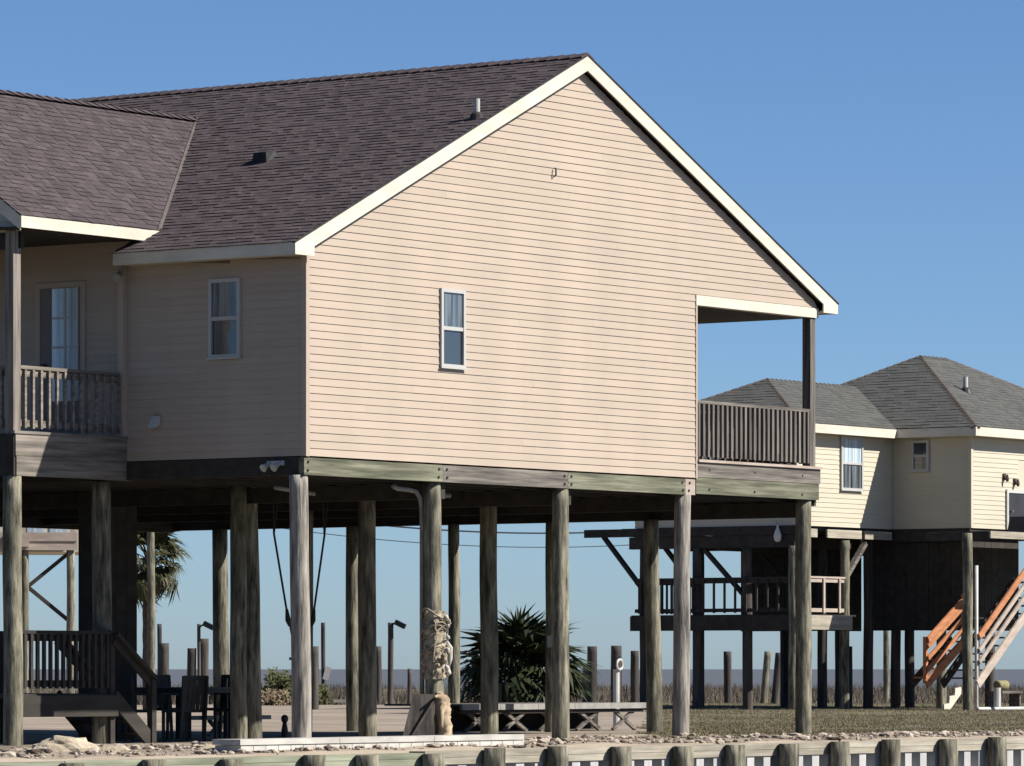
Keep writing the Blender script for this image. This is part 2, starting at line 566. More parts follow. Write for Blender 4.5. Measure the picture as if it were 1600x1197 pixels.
# dark sheet beside the porch wing, added to cut bounce onto the side wall
mb = MB()
yu = np.arange(-70, -2.6, 1.2)
yv = list(np.arange(0.4, 12, 0.8)) + list(np.arange(12, 60, 4))
for v in yv:
    for u in yu:
        uu = u + 0.3 * noise.noise(Vector((v, u, 1)))
        vv = v + (0.2 * noise.noise(Vector((u * 0.8, 5, 1))) if v < 1 else 0)
        mb.v.append(tuple(uv2w(uu, vv, ground_z(uu, vv) + 0.012)))
n = len(yu)
for j in range(len(yv) - 1):
    for i in range(n - 1):
        mb.f.append((j * n + i, j * n + i + 1, j * n + n + i + 1, j * n + n + i))
mb.build('low_bounce_ground', M['dirt'], smooth=True, recalc=False, kind='structure')
pts = []
while len(pts) < 45000:
    y = 143 + 150 * rng.random() ** 1.5
    x = rng.uniform(-0.13, 0.13) * y
    z = -0.36 + 0.1 * noise.noise(Vector((x * 0.1, y * 0.1, 0)))
    if noise.noise(Vector((x * 0.12, y * 0.05, 4))) < -0.2 and rng.random() < 0.7:
        continue
    pts.append((x, y, z))
blades('marsh_grass', M['reed'], pts, 0.12, 0.55, 0.035, 0.8, 'dry brown marsh grass between the houses and the open water', 'marsh grass', 2)

# ------------------------------------------------------------------ generic builders


srng = random.Random(77)


def siding(parent, m, z0, z1, bounds, holes, expo, mat, joined=None, lip0=0.0135):
    z = z0
    big = MB()
    while z < z1 - 0.01:
        t = min(z + expo, z1)
        b0, b1 = bounds(z), bounds(t)
        if b0[1] - b0[0] < 0.06:
            break
        if b1[1] - b1[0] < 0.01:
            c = (b1[0] + b1[1]) / 2
            b1 = (c - 0.005, c + 0.005)
        segs = [(b0[0], b0[1], b1[0], b1[1])]
        for h in holes:
            if h[2] < (z + t) / 2 < h[3]:
                ns = []
                for s in segs:
                    if s[0] < h[0] and s[1] > h[1]:
                        ns += [(s[0], h[0], s[2], h[0]), (h[1], s[1], h[1], s[3])]
                    else:
                        ns.append(s)
                segs = ns
        if not joined:                 # stock lengths with butt joints
            ns = []
            for s in segs:
                a = s[0]
                cut = a + srng.uniform(1.0, 3.66)
                q = [s[0]]
                while cut < s[1] - 0.5:
                    q.append(cut)
                    cut += 3.66
                q.append(s[1])
                for k_ in range(len(q) - 1):
                    first, last = k_ == 0, k_ == len(q) - 2
                    ns.append((q[k_] if first else q[k_] + 0.0004, q[k_ + 1] - (0 if last else 0.0004),
                               s[2] if first else max(s[2], q[k_] + 0.0004), s[3] if last else q[k_ + 1] - 0.0004))
            segs = ns
        for s in segs:
            lip = lip0 + (srng.uniform(-0.001, 0.001) if not joined else 0)
            pts = [m(s[0], 0, z), m(s[1], 0, z), m(s[1], lip, z), m(s[0], lip, z),
                   m(s[2], 0, t), m(s[3], 0, t), m(s[3], 0.003, t), m(s[2], 0.003, t)]
            if joined:
                big.hexa(pts)
            else:
                MB().hexa(pts).build('siding_board', mat, parent)
        z = t
    if joined:
        big.build(joined, mat, parent, kind='stuff')


def shingles(name, parent, mat, O, S, T, tlen, smin, smax, expo=0.125, w0=0.09, w1=0.24, seed=1, thick=0.014):
    O, S, T = Vector(O), Vector(S).normalized(), Vector(T).normalized()
    Nn = S.cross(T).normalized()
    if Nn.z < 0:
        Nn = -Nn
    r = random.Random(seed)
    mb = MB()
    t = 0.0
    while t < tlen - 0.02:
        t1 = min(t + expo, tlen)
        a0, a1, b0, b1 = smin(t), smax(t), smin(t1), smax(t1)
        lo, hi = min(a0, b0), max(a1, b1)
        s = lo - r.random() * w1
        while s < hi:
            w = r.uniform(w0, w1)
            e = s + w - 0.006
            p0, p1 = max(s, a0), min(e, a1)
            q0, q1 = max(s, b0), min(e, b1)
            if p1 - p0 > 0.01 or q1 - q0 > 0.01:
                p1, q1 = max(p1, p0 + 0.002), max(q1, q0 + 0.002)
                if p0 > hi or q0 > hi or p1 < lo or q1 < lo:
                    s += w
                    continue
                h = thick * r.choice((0.45, 0.6, 1.0, 1.0))
                j = r.uniform(-0.012, 0.006)
                c = lambda ss, tt, nn: tuple(O + S * ss + T * tt + Nn * nn)
                i = len(mb.v)
                mb.v += [c(p0, t + j, 0), c(p1, t + j, 0), c(p1, t + j, h), c(p0, t + j, h), c(q1, t1, 0.003), c(q0, t1, 0.003)]
                mb.f += [(i, i + 1, i + 2, i + 3), (i + 3, i + 2, i + 4, i + 5), (i + 1, i + 4, i + 2), (i, i + 3, i + 5)]
            s += w
        t = t1
    return mb.build(name, mat, parent, recalc=False, kind='stuff')


def ridge_caps(name, parent, mat, p, q, w=0.15, step=0.2, drop=0.07, thick=0.018):
    p, q = Vector(p), Vector(q)
    L = (q - p).length
    t = (q - p) / L
    x = t.cross(Vector((0, 0, 1))).normalized()
    n = x.cross(t)
    mb = MB()
    k = 0.0
    while k < L:
        e = min(k + step, L)
        a, b = p + t * k, p + t * e
        i = len(mb.v)
        for c, hh in ((a, thick * 1.6), (b, thick * 0.8)):
            mb.v += [tuple(c - x * w - n * (drop - hh)), tuple(c + n * hh), tuple(c + x * w - n * (drop - hh)),
                     tuple(c + x * w - n * drop), tuple(c - x * w - n * drop)]
        mb.f += [(i, i + 5, i + 6, i + 1), (i + 1, i + 6, i + 7, i + 2), (i + 4, i, i + 1, i + 2, i + 3)]
        k = e
    return mb.build(name, mat, parent, recalc=False, kind='stuff')


def round_pile(name, parent, mat, u, v, z0, z1, r0=0.135, r1=0.12, seed=0, lean=(0, 0), n=16):
    rd = random.Random(seed * 7 + 11)
    rings = max(6, int((z1 - z0) / 0.18))
    mb = MB()
    ox, oy = rd.uniform(0, 50), rd.uniform(0, 50)
    for k in range(rings + 1):
        t = k / rings
        z = z0 + (z1 - z0) * t
        r = r0 + (r1 - r0) * t
        cx = u + lean[0] * t + 0.018 * noise.noise(Vector((ox, z * 0.7, 1)))
        cy = v + lean[1] * t + 0.018 * noise.noise(Vector((oy, z * 0.7, 5)))
        for a in range(n):
            c = 2 * math.pi * a / n
            rr = r * (1 + 0.045 * noise.noise(Vector((ox + math.cos(c) * 1.3, oy + math.sin(c) * 1.3, z * 0.6))))
            mb.v.append((cx + rr * math.cos(c), cy + rr * math.sin(c), z))
    for k in range(rings):
        for a in range(n):
            c = (a + 1) % n
            mb.f.append((k * n + a, k * n + c, k * n + n + c, k * n + n + a))
    mb.f.append(tuple(range(rings * n, rings * n + n)))
    o = mb.build(name, mat, parent, recalc=False)
    me = o.data
    for p in me.polygons[:-1]:
        p.use_smooth = True
    return o


def window(parent, m, a0, a1, z0, z1, mats=('glass', 'glass'), fw=0.05, fm='frame_sh'):
    f = MB()
    f.box(a0, a0 + fw, 0, 0.045, z0, z1, m).box(a1 - fw, a1, 0, 0.045, z0, z1, m)
    f.box(a0 + fw, a1 - fw, 0, 0.045, z1 - fw, z1, m).box(a0 + fw, a1 - fw, 0, 0.045, z0, z0 + fw, m)
    w = f.build('window', M[fm], parent)
    zm = (z0 + z1) / 2
    MB().box(a0 + fw, a1 - fw, 0, 0.036, zm - 0.025, zm + 0.025, m).build('meeting_rail', M[fm], w)
    MB().box(a0 - 0.02, a1 + 0.02, 0.046, 0.062, z0 - 0.012, z0 + 0.016, m).build('sill', M[fm], w)
    MB().box(a0 + fw, a1 - fw, 0, 0.022, zm + 0.025, z1 - fw, m).build('pane', M[mats[0]], w)
    MB().box(a0 + fw, a1 - fw, 0, 0.012, z0 + fw, zm - 0.025, m).build('pane', M[mats[1]], w)
    return w


def railing(parent, m, a0, a1, zb, zt, step=0.13, bw=0.045, mats=('wood_u', 'wood_z')):
    g = MB().box(a0, a1, -0.045, 0.045, zt - 0.045, zt, m).box(a0, a1, -0.02, 0.022, zt - 0.14, zt - 0.046, m)
    r = g.build('railing', M[mats[0]], parent)
    MB().box(a0, a1, -0.02, 0.022, zb, zb + 0.09, m).build('bottom_rail', M[mats[0]], r)
    n = max(2, int((a1 - a0) / step))
    st = (a1 - a0) / n
    me = None
    for k in range(n):
        a = a0 + st * (k + 0.5)
        p = m(a, 0.043, 0)
        if me is None:
            q = [m(-bw / 2, -0.019, 0), m(bw / 2, 0.019, 0), m(0, 0, 0)]
            bx = MB()
            z = m(0, 0, 0)
            mm = lambda i, j, k_: tuple(c - d for c, d in zip(m(i, j, k_), z))
            bx.box(-bw / 2, bw / 2, -0.019, 0.019, zb - 0.02, zt - 0.05, mm)
            me = bx.mesh('baluster')
        b = link('baluster', me, M[mats[1]], r)
        b.location = p
        b.rotation_euler = (0, 0, rng.uniform(-0.05, 0.05))
    return r


# ------------------------------------------------------------------ the main stilt house
H = thing('stilt_house', 'large beige sided house with brown shingle gable roof raised on round pilings', 'house', HOUSE, ANG)
W, PK, PKZ, PIT = 12.36, 6.18, 9.40, 0.467
DEP = 12.5


def zr(u):
    return PKZ - PIT * abs(u - PK)


# gable wall
core = MB().prism([(0.02, 3.62), (9.05, 3.62), (9.05, 6.12), (12.34, 6.12), (12.34, 6.2), (PK, 9.2), (0.02, 6.3)], -0.1, -0.002, mapv(0))
gw = core.build('gable_wall', M['siding'], H)


def gb(z):
    d = (PKZ - 0.21 - z) / PIT
    lo, hi = PK - d, PK + d
    return max(0.05, lo), min(9.045 if z < 6.245 else 12.33, hi)


siding(gw, mapv(0), 3.617, 9.19, gb, [(2.90, 3.41, 4.92, 5.94)], 0.1016, M['siding'])
MB().box(-0.021, 0.055, 0, 0.024, 3.61, 6.2, mapv(0)).build('corner_trim', M['siding'], gw)
MB().box(9.046, 9.085, -0.06, 0.022, 3.61, 6.11, mapv(0)).build('corner_trim', M['siding'], gw)
MB().box(9.05, 12.34, -0.12, 0.026, 6.105, 6.25, mapv(0)).build('porch_header', M['trim'], H)
hook = MB().tube([uv for uv in [(5.5, -0.02, 7.66), (5.5, -0.06, 7.68), (5.5, -0.06, 7.76), (5.52, -0.03, 7.78)]], 0.012, 6)
hook.build('wall_hook', M['metal'], H)
window(H, mapv(0), 2.88, 3.43, 4.90, 5.96, ('glass_md', 'glass'))

# side wall in shade, running back behind the porch
core = MB().box(0.02, DEP, -0.1, -0.002, 3.62, 6.2, mapu(0))
sw = core.build('side_wall', M['siding'], H)
MB().box(2.96, 8.6, -0.1, -0.002, 6.201, 6.56, mapu(0)).build('upper_wall', M['siding'], sw)
siding(sw, mapu(0), 3.617, 6.56, lambda z: (0.0 if z < 6.18 else 2.96, 8.6), [(1.08, 1.57, 4.94, 5.94), (3.74, 4.58, 3.9, 6.02)], 0.1016, M['siding'])
MB().box(-0.02, 0.055, 0, 0.022, 3.61, 6.2, mapu(0)).build('corner_trim', M['siding'], sw)
MB().box(3.0, 3.1, 0.0, 0.09, 3.9, 6.3, mapu(0)).build('corner_post', M['siding'], sw)
window(H, mapu(0), 1.06, 1.59, 4.92, 5.96, ('glass_md', 'glass'))
# right and back walls (out of view, close the volume)
MB().box(8.96, 9.05, 0.1, DEP, 3.62, 6.2).build('porch_wall', M['siding'], H)
MB().box(0.02, 9.05, DEP, DEP + 0.1, 3.62, 6.2).build('back_wall', M['siding'], H)

# porch door with its divided light
d = MB()
m = mapu(0)
d.box(3.72, 3.80, 0, 0.03, 3.93, 6.04, m).box(4.52, 4.60, 0, 0.03, 3.93, 6.04, m).box(3.80, 4.52, 0, 0.03, 5.97, 6.04, m)
dr = d.build('door', M['siding'], H)
MB().box(3.80, 3.84, 0, 0.02, 3.95, 5.97, m).box(4.33, 4.52, 0, 0.02, 3.95, 5.97, m).box(3.84, 4.33, 0, 0.02, 3.95, 4.45, m).build('door_leaf', M['leafpaint'], dr)
g = MB().box(3.845, 4.32, 0, 0.012, 4.45, 5.96, m)
g.build('door_glass', M['glass_lt'], dr)
g = MB().box(4.07, 4.095, 0.0122, 0.024, 4.45, 5.96, m)
for z in (4.80, 5.16, 5.55):
    g.box(3.845, 4.0695, 0.0122, 0.024, z, z + 0.025, m).box(4.0955, 4.32, 0.0122, 0.024, z, z + 0.025, m)
g.box(3.84, 3.865, 0.0245, 0.03, 4.45, 5.97, m)
g.build('muntin', M['frame_sh'], dr)
MB().tube([(-0.03, 4.42, 4.93), (-0.09, 4.42, 4.93)], 0.028, 8).build('door_handle', M['metal'], dr)

# roof
th = 0.09
rf = MB()
rf.prism([(-0.35, zr(-0.35)), (PK, PKZ), (PK, PKZ - th), (-0.35, zr(-0.35) - th)], -0.1, 2.94)
rf.prism([(0.0, zr(0)), (PK, PKZ), (PK, PKZ - th), (0.0, zr(0) - th)], 2.941, DEP + 0.2)
rf.prism([(PK, PKZ), (W + 0.35, zr(W + 0.35)), (W + 0.35, zr(W + 0.35) - th), (PK, PKZ - th)], -0.1, DEP + 0.2)
roof = rf.build('roof', M['drip'], H)
cs = 1 / math.sqrt(1 + PIT * PIT)
sn = PIT * cs
WR, WE, WP = 8.78, 6.70, 0.68              # wing ridge height, eave height, pitch
WEV, WRV = 2.75, 5.81                      # wing eave and ridge positions


def mv_max(t):                             # where the wing cuts into the main slope
    z = zr(-0.37) + sn * t
    if z < WE:
        return 2.96
    if z < WR:
        return WEV + (z - WE) / WP
    return DEP + 0.2


tl = (PK + 0.37) / cs
shingles('shingle_field', roof, M['shingle'], (-0.385, 0, zr(-0.385) + 0.004), (0, 1, 0), (cs, 0, sn), tl, lambda t: -0.118, mv_max, seed=3)
shingles('shingle_field', roof, M['shingle'], (-0.385, 0, zr(-0.385) + 0.004), (0, 1, 0), (cs, 0, sn), tl,
         lambda t: DEP + 0.1 if zr(-0.37) + sn * t > WR else 2 * WRV - mv_max(t), lambda t: DEP + 0.2, seed=5)
shingles('shingle_field', roof, M['shingle'], (W + 0.385, 0, zr(W + 0.385) + 0.004), (0, 1, 0), (-cs, 0, sn), tl, lambda t: -0.118, lambda t: DEP + 0.2, seed=4)
ridge_caps('ridge_caps', roof, M['shingle'], (PK, -0.12, PKZ + 0.01), (PK, DEP + 0.2, PKZ + 0.01))
# rake boards with their returns, fascia, soffit
rb = MB()
zb = zr(-0.37) - 0.005
rb.prism([(-0.37, 6.185), (-0.37, zb), (PK, PKZ - 0.003), (PK, PKZ - 0.215), (0.03, zr(0.03) - 0.215), (0.03, 6.185)], 0.1, 0.122, mapv(0))
rb.build('rake_board', M['trim'], roof)
rb = MB()
rb.prism([(W + 0.37, 6.185), (W + 0.37, zb), (PK + 0.001, PKZ - 0.003), (PK + 0.001, PKZ - 0.215), (W - 0.03, zr(W - 0.03) - 0.215), (W - 0.03, 6.185)], 0.1, 0.122, mapv(0))
rb.build('rake_board', M['trim'], roof)
MB().box(-0.372, -0.35, -0.099, 2.94, 6.185, 6.36).build('fascia', M['trim'], roof)
MB().box(W + 0.35, W + 0.372, -0.099, DEP + 0.2, 6.185, 6.36).build('fascia', M['trim'], roof)
MB().box(-0.349, -0.001, -0.0985, 2.93, 6.2, 6.215).build('soffit', M['trim'], roof)
MB().box(W + 0.001, W + 0.349, -0.0985, DEP, 6.2, 6.215).build('soffit', M['trim'], roof)
MB().box(9.051, W - 0.002, 0.121, DEP, 6.11, 6.16).build('porch_ceiling', M['shade_u'], H)
for sgn in (-1, 1):                         # rake soffits
    a = PK + sgn * 6.15
    MB().prism([(a, zr(a) - 0.17), (PK + sgn * 0.01, PKZ - 0.17), (PK + sgn * 0.01, PKZ - 0.185), (a, zr(a) - 0.185)], 0.0205, 0.099, mapv(0)).build('rake_soffit', M['shade_u'], roof)
# drip line under the shingles of the rake
for sgn in (-1, 1):
    a = PK + sgn * 6.56
    MB().prism([(a, zr(a) + 0.012), (PK + sgn * 0.001, PKZ + 0.012), (PK + sgn * 0.001, PKZ - 0.006), (a, zr(a) - 0.006)], 0.08, 0.135, mapv(0)).build('drip_edge', M['drip'], roof)

# roof vents
rv = MB()
u0, v0 = 2.86, 2.96
z0 = zr(u0)
q = 0.13
rv.hexa([(u0 - q, v0 - q, zr(u0 - q)), (u0 + q, v0 - q, zr(u0 + q)), (u0 + q, v0 + q, zr(u0 + q)), (u0 - q, v0 + q, zr(u0 - q)),
         (u0 - 0.12, v0 - 0.11, zr(u0 - 0.12) + 0.15), (u0 + 0.06, v0 - 0.11, zr(u0 + 0.06) + 0.1), (u0 + 0.06, v0 + 0.11, zr(u0 + 0.06) + 0.1), (u0 - 0.12, v0 + 0.11, zr(u0 - 0.12) + 0.15)])
vt = rv.build('roof_vent', M['metal'], roof)
vp = MB().tube([(3.9, 0.12, zr(3.9) + 0.03), (3.9, 0.12, zr(3.9) + 0.26)], 0.042, 12).build('vent_pipe', M['white'], roof)
MB().tube([(3.9, 0.12, zr(3.9) - 0.03), (3.9, 0.12, zr(3.9) + 0.05), (3.9, 0.12, zr(3.9) + 0.08)], [0.11, 0.085, 0.05], 12).build('pipe_boot', M['drip'], vp)

# porch wing: gable roof running out towards -u
wt = 1 / math.sqrt(1 + WP * WP)
wing = MB()
wing.prism([(WEV, WE - 0.02), (WRV, WR - 0.02), (2 * WRV - WEV, WE - 0.02), (2 * WRV - WEV, WE - 0.11), (WRV, WR - 0.11), (WEV, WE - 0.11)], 0, 1,
           lambda a, dd, z: ((-2.40 if dd == 0 else max(-0.2, PK - (PKZ - z) / PIT - 0.25)), a, z))
wr_ = wing.build('porch_roof', M['drip'], H)
tw = (WRV - WEV + 0.02) / wt


def wing_max(t):
    z = WE + t * WP * wt
    return PK - (PKZ - z) / PIT


shingles('shingle_field', wr_, M['shingle'], (0, WEV - 0.02, WE - 0.012), (1, 0, 0), (0, wt, WP * wt), tw, lambda t: -2.43, wing_max, seed=8)
shingles('shingle_field', wr_, M['shingle'], (0, 2 * WRV - WEV + 0.02, WE - 0.012), (1, 0, 0), (0, -wt, WP * wt), tw, lambda t: -2.43, wing_max, seed=9)
ridge_caps('ridge_caps', wr_, M['shingle'], (-2.43, WRV, WR), (4.83, WRV, WR))
va, vb = Vector((wing_max(0) - 0.02, WEV, WE)), Vector((wing_max(tw), WRV, WR))
vd = (vb - va).normalized()
xw = Vector((1, 0, 0)) * 0.045
off = Vector((0, 0, 0.026))
vm = MB()
vm.v = [tuple(va - xw + off), tuple(va + xw * 0.6 + off), tuple(vb + xw * 0.6 + off), tuple(vb - xw + off)]
vm.v += [(p[0], p[1], p[2] - 0.02) for p in vm.v]
vm.f = [(0, 1, 2, 3), (4, 7, 6, 5), (0, 4, 5, 1), (1, 5, 6, 2), (2, 6, 7, 3), (3, 7, 4, 0)]
vm.build('valley_strip', M['valley'], wr_)
fa = MB().prism([(-2.42, WE - 0.17), (-2.42, WE - 0.02), (wing_max(0) + 0.05, WE - 0.02), (wing_max(0) - 0.28, WE - 0.17)], 0.001, 0.022, mapv(WEV))
fa.build('fascia', M['trim'], wr_)
MB().box(-2.38, -0.05, WEV + 0.002, 3.2, WE - 0.17, WE - 0.15).build('soffit', M['shade_u'], wr_)
MB().box(-2.38, -0.025, 3.21, 8.6, WE - 0.16, WE - 0.13).build('porch_ceiling', M['shade_u'], wr_)
# wing gable end: rake boards and a pale boarded face
for sgn in (-1, 1):
    e = WRV + sgn * (WRV - WEV)
    MB().prism([(e, WE - 0.02), (WRV, WR - 0.02), (WRV, WR - 0.2), (e, WE - 0.2)], 0.0, 0.02, mapu(-2.40)).build('rake_board', M['trim'], wr_)
ge = MB().prism([(3.05, WE - 0.19), (3.05, WE + 0.02), (WRV, WR - 0.13), (8.55, WE + 0.02), (8.55, WE - 0.19)], 0, 0.08, mapu(-2.06)).build('porch_gable', M['trim'], H)
siding(ge, mapu(-2.145), WE - 0.19, WR - 0.2, lambda z: (max(3.05, WRV - (WR - 0.13 - z) / WP), min(8.55, WRV + (WR - 0.13 - z) / WP)), [], 0.13, M['trim'])

# porch deck, skirt, posts and rails on the wing
MB().box(-2.2, -0.03, 3.06, 8.6, 3.86, 3.92).build('porch_deck', M['wood_tan'], H)
m = mapv(3.04)
MB().box(-2.22, 0.1, 0.0, 0.04, 3.62, 3.90, m).build('rim_board', M['wood_tan'], H)
MB().box(-2.20, 0.1, -0.005, 0.036, 3.36, 3.618, m).build('rim_board', M['wood_tan'], H)
MB().box(-2.26, 0.0, 0.0, 0.055, 3.902, 3.94, m).build('deck_edge_board', M['wood_tan'], H)
MB().box(3.02, 8.6, 0.0, 0.04, 3.36, 3.90, mapu(-2.20)).build('rim_board', M['shade_u'], H)
MB().box(-2.21, -2.07, 3.05, 3.19, 3.36, 6.52).build('porch_post', M['wood_tz'], H)
MB().box(-2.21, -2.07, 5.75, 5.89, 3.36, 6.52).build('porch_post', M['wood_tz'], H)
MB().box(-2.21, -2.07, 8.41, 8.55, 3.36, 6.52).build('porch_post', M['wood_tz'], H)
MB().box(3.05, 8.55, -0.1, 0.02, 6.3, 6.52, mapu(-2.1)).build('porch_beam', M['shade_u'], H)
railing(H, mapv(3.10), -2.06, -0.02, 4.0, 4.79, 0.15, 0.04, ('wood_tan', 'wood_tan'))
railing(H, mapu(-2.14), 3.2, 5.74, 4.0, 4.79, 0.15, 0.04, ('wood_tan', 'wood_tan'))

# right-hand porch under the main roof
MB().box(9.06, 12.3, 0.05, DEP, 3.80, 3.86).build('porch_deck', M['wood_u'], H)
m = mapv(0.0)
MB().box(9.06, 12.40, -0.03, 0.02, 3.63, 3.845, m).build('rim_board', M['wood_u'], H)
MB().box(9.06, 12.37, -0.03, 0.012, 3.39, 3.628, m).build('rim_board', M['green_u'], H)
MB().box(9.09, 12.42, -0.06, 0.05, 3.847, 3.885, m).build('deck_edge_board', M['rail2'], H)
MB().box(12.31, 12.36, 0.032, DEP, 3.30, 3.85).build('rim_board', M['green_u'], H)
MB().box(12.15, 12.29, 0.0, 0.14, 3.4, 6.105).build('porch_post', M['wood_z'], H)
for v in (2.77, 4.69, 6.57, 8.57, 11.26):
    MB().box(12.15, 12.29, v - 0.07, v + 0.07, 3.86, 6.11).build('porch_post', M['wood_z'], H)
railing(H, mapv(0.05), 9.09, 12.15, 3.95, 4.74, 0.122, 0.052)
railing(H, mapu(12.25), 0.14, 11.2, 3.95, 4.74, 0.135, 0.045)

# beams, floor and joists
for a, b, k in ((-0.03, 2.965, 'green_u'), (2.97, 5.875, 'wood_u'), (5.88, 8.80, 'green_u'), (8.805, 9.055, 'rail2')):
    MB().box(a, b, -0.09, 0.0, 3.37, 3.595, mapv(0.0)).build('floor_beam', M[k], H)
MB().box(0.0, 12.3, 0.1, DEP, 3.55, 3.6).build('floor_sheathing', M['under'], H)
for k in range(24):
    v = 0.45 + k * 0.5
    MB().box(0.02, 12.28, v, v + 0.045, 3.36, 3.549).build('joist', M['shade_u'], H)
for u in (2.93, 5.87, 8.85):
    MB().box(u + 0.135, u + 0.22, 0.1, DEP, 3.15, 3.358).build('floor_girder', M['shade_u'], H)
MB().box(-0.02, 0.06, 0.092, DEP, 3.37, 3.605).build('floor_beam', M['shade_u'], H)
MB().box(12.2, 12.305, 0.1, DEP, 3.13, 3.358).build('floor_girder', M['shade_u'], H)
MB().box(0.1, 12.2, DEP - 0.15, DEP, 3.1, 3.355).build('floor_girder', M['shade_u'], H)

# pilings
k = 0
for u, v, zt, r in [(0.05, 0.1, 3.37, .135), (2.93, 0.12, 3.37, .132), (5.87, 0.12, 3.37, .13), (8.85, 0.12, 3.37, .13), (12.18, 0.14, 3.39, .13),
                    (-0.02, 3.42, 3.36, .14), (2.86, 3.42, 3.4, .125), (5.77, 3.42, 3.4, .14), (8.73, 3.42, 3.4, .14),
                    (12.1, 2.77, 3.14, .13), (12.1, 4.69, 3.14, .11), (12.1, 6.57, 3.14, .10), (12.1, 8.57, 3.14, .12), (12.1, 11.26, 3.14, .14),
                    (3.27, 3.5, 3.4, .14), (8.73, 6.9, 3.4, .13), (0.0, 8.4, 3.4, .14), (2.86, 11.6, 3.4, .14),
                    (-2.12, 3.14, 3.36, .135), (-2.12, 5.8, 3.36, .135), (-2.12, 8.45, 3.36, .135)]:
    k += 1
    round_pile('piling', H, M['pile_grey' if k in (1, 4) else 'pile'], u, v, -0.45, zt, r * 0.97, r * 0.90, k, (rng.uniform(-.05, .05), rng.uniform(-.05, .05)))
bolt = MB().tube([(0, -0.002, 0), (0, 0.016, 0)], 0.017, 8).mesh('bolt')
for u in (0.06, 2.86, 3.04, 5.78, 5.97, 8.72, 8.9):
    for z in (3.43, 3.54):
        b_ = link('bolt', bolt, M['metal'], H)
        b_.location = (u + rng.uniform(-.02, .02), -0.012, z)
for u in (9.4, 10.6, 11.9):
    for z in (3.46, 3.74):
        b_ = link('bolt', bolt, M['metal'], H)
        b_.location = (u, -0.022, z)
# boarded store under the floor
cl = MB().box(2.82, 3.75, 6.02, 6.3, -0.2, 3.36).build('storage_wall', M['shade_u'], H)
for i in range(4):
    MB().box(2.82 + i * 0.232, 2.82 + i * 0.232 + 0.225, 0.001, 0.02, -0.15, 3.34, mapv(6.02)).build('plank', M['shade_u'], cl)

# pipes and lamps below and on the house
MB().tube([(2.25, 0.3, 3.30), (2.35, 0.3, 3.27), (2.62, 0.3, 3.26), (2.74, 0.28, 3.24), (2.84, 0.28, 3.15), (2.89, 0.3, 3.02), (2.90, 0.3, 2.8), (2.90, 0.3, 0.2)],
          0.032, 10).build('drain_pipe', M['concrete'], H, smooth=True)
MB().tube([(3.2, 1.0, 3.22), (4.6, 1.1, 3.26)], 0.035, 8).build('water_pipe', M['concrete'], H, smooth=True)
MB().tube([(0.5, 0.9, 3.24), (1.7, 1.2, 3.2)], 0.03, 8).build('water_pipe', M['concrete'], H, smooth=True)
m = mapu(0)
fl = MB().box(0.33, 0.6, 0.02, 0.05, 3.50, 3.56, m).build('floodlight', M['white'], H)
for a in (0.38, 0.55):
    MB().tube([(-0.05, a, 3.53), (-0.10, a + 0.01, 3.50), (-0.17, a + 0.02, 3.46)], [0.025, 0.03, 0.055], 10).build('lamp_head', M['white'], fl)
fl = MB().box(2.42, 2.54, 0.02, 0.06, 4.08, 4.2, m).build('wall_vent', M['white'], H)
MB().hexa([m(2.42, .061, 4.06), m(2.54, .061, 4.06), m(2.54, .14, 4.04), m(2.42, .14, 4.04), m(2.44, .061, 4.2), m(2.52, .061, 4.2), m(2.52, .075, 4.2), m(2.44, .075, 4.2)]).build('vent_hood', M['white'], fl)
ld = MB().box(2.98, 3.06, 0.095, 0.13, 6.08, 6.16, m).build('security_lamp', M['concrete'], H)
MB().tube([(-0.13, 3.02, 6.1), (-0.2, 3.0, 6.06), (-0.25, 2.98, 6.03)], [0.03, 0.04, 0.06], 10).build('lamp_head', M['concrete'], ld)
# conduit and boxes on the far pilings
cd = MB().tube([(12.0, 4.60, 3.1), (12.0, 4.6, 1.35)], 0.022, 8).build('conduit', M['concrete'], H)
MB().box(11.95, 12.03, 4.53, 4.67, 1.2, 1.38).build('outlet_box', M['white'], cd)
cd = MB().tube([(8.66, 6.74, 3.2), (8.66, 6.74, 0.5)], 0.018, 8).build('conduit', M['concrete'], H)

# ------------------------------------------------------------------ sea wall with piles, cap boards and sheet panels
B = thing('bulkhead', 'timber capped sea wall with round piles and pale sheet panels along the canal', 'sea wall', HOUSE, ANG)
bp_u = [-8.5, -7.25, -5.82, -4.39, -2.8, -1.74, -0.39, 0.94, 2.32, 3.77, 5.26, 6.55, 7.9, 9.24, 10.62, 12.24, 13.63, 14.96, 16.4, 17.9]
for k, u in enumerate(bp_u):
    zt = -0.16 - (0.045 if u < 0 else 0.0) + rng.uniform(-.02, .03)
    round_pile('pile', B, M['pile'], u, -2.34, -2.4, zt, 0.145, 0.14, 60 + k)
    if k < len(bp_u) - 1:
        e = bp_u[k + 1]
        mid = u < -0.5
        MB().box(u + 0.02, e - 0.0, -2.2, -1.95, -0.25 if not mid else -0.26, -0.19 if mid else -0.17).build('cap_board', M['capgreen' if mid else 'cap'], B)
        MB().box(u + 0.005, e - 0.005, -2.195, -2.12, -0.34 if not mid else -0.62, -0.252 if not mid else -0.262).build('waler_board', M['capgreen' if mid else 'cap'], B)
me = None
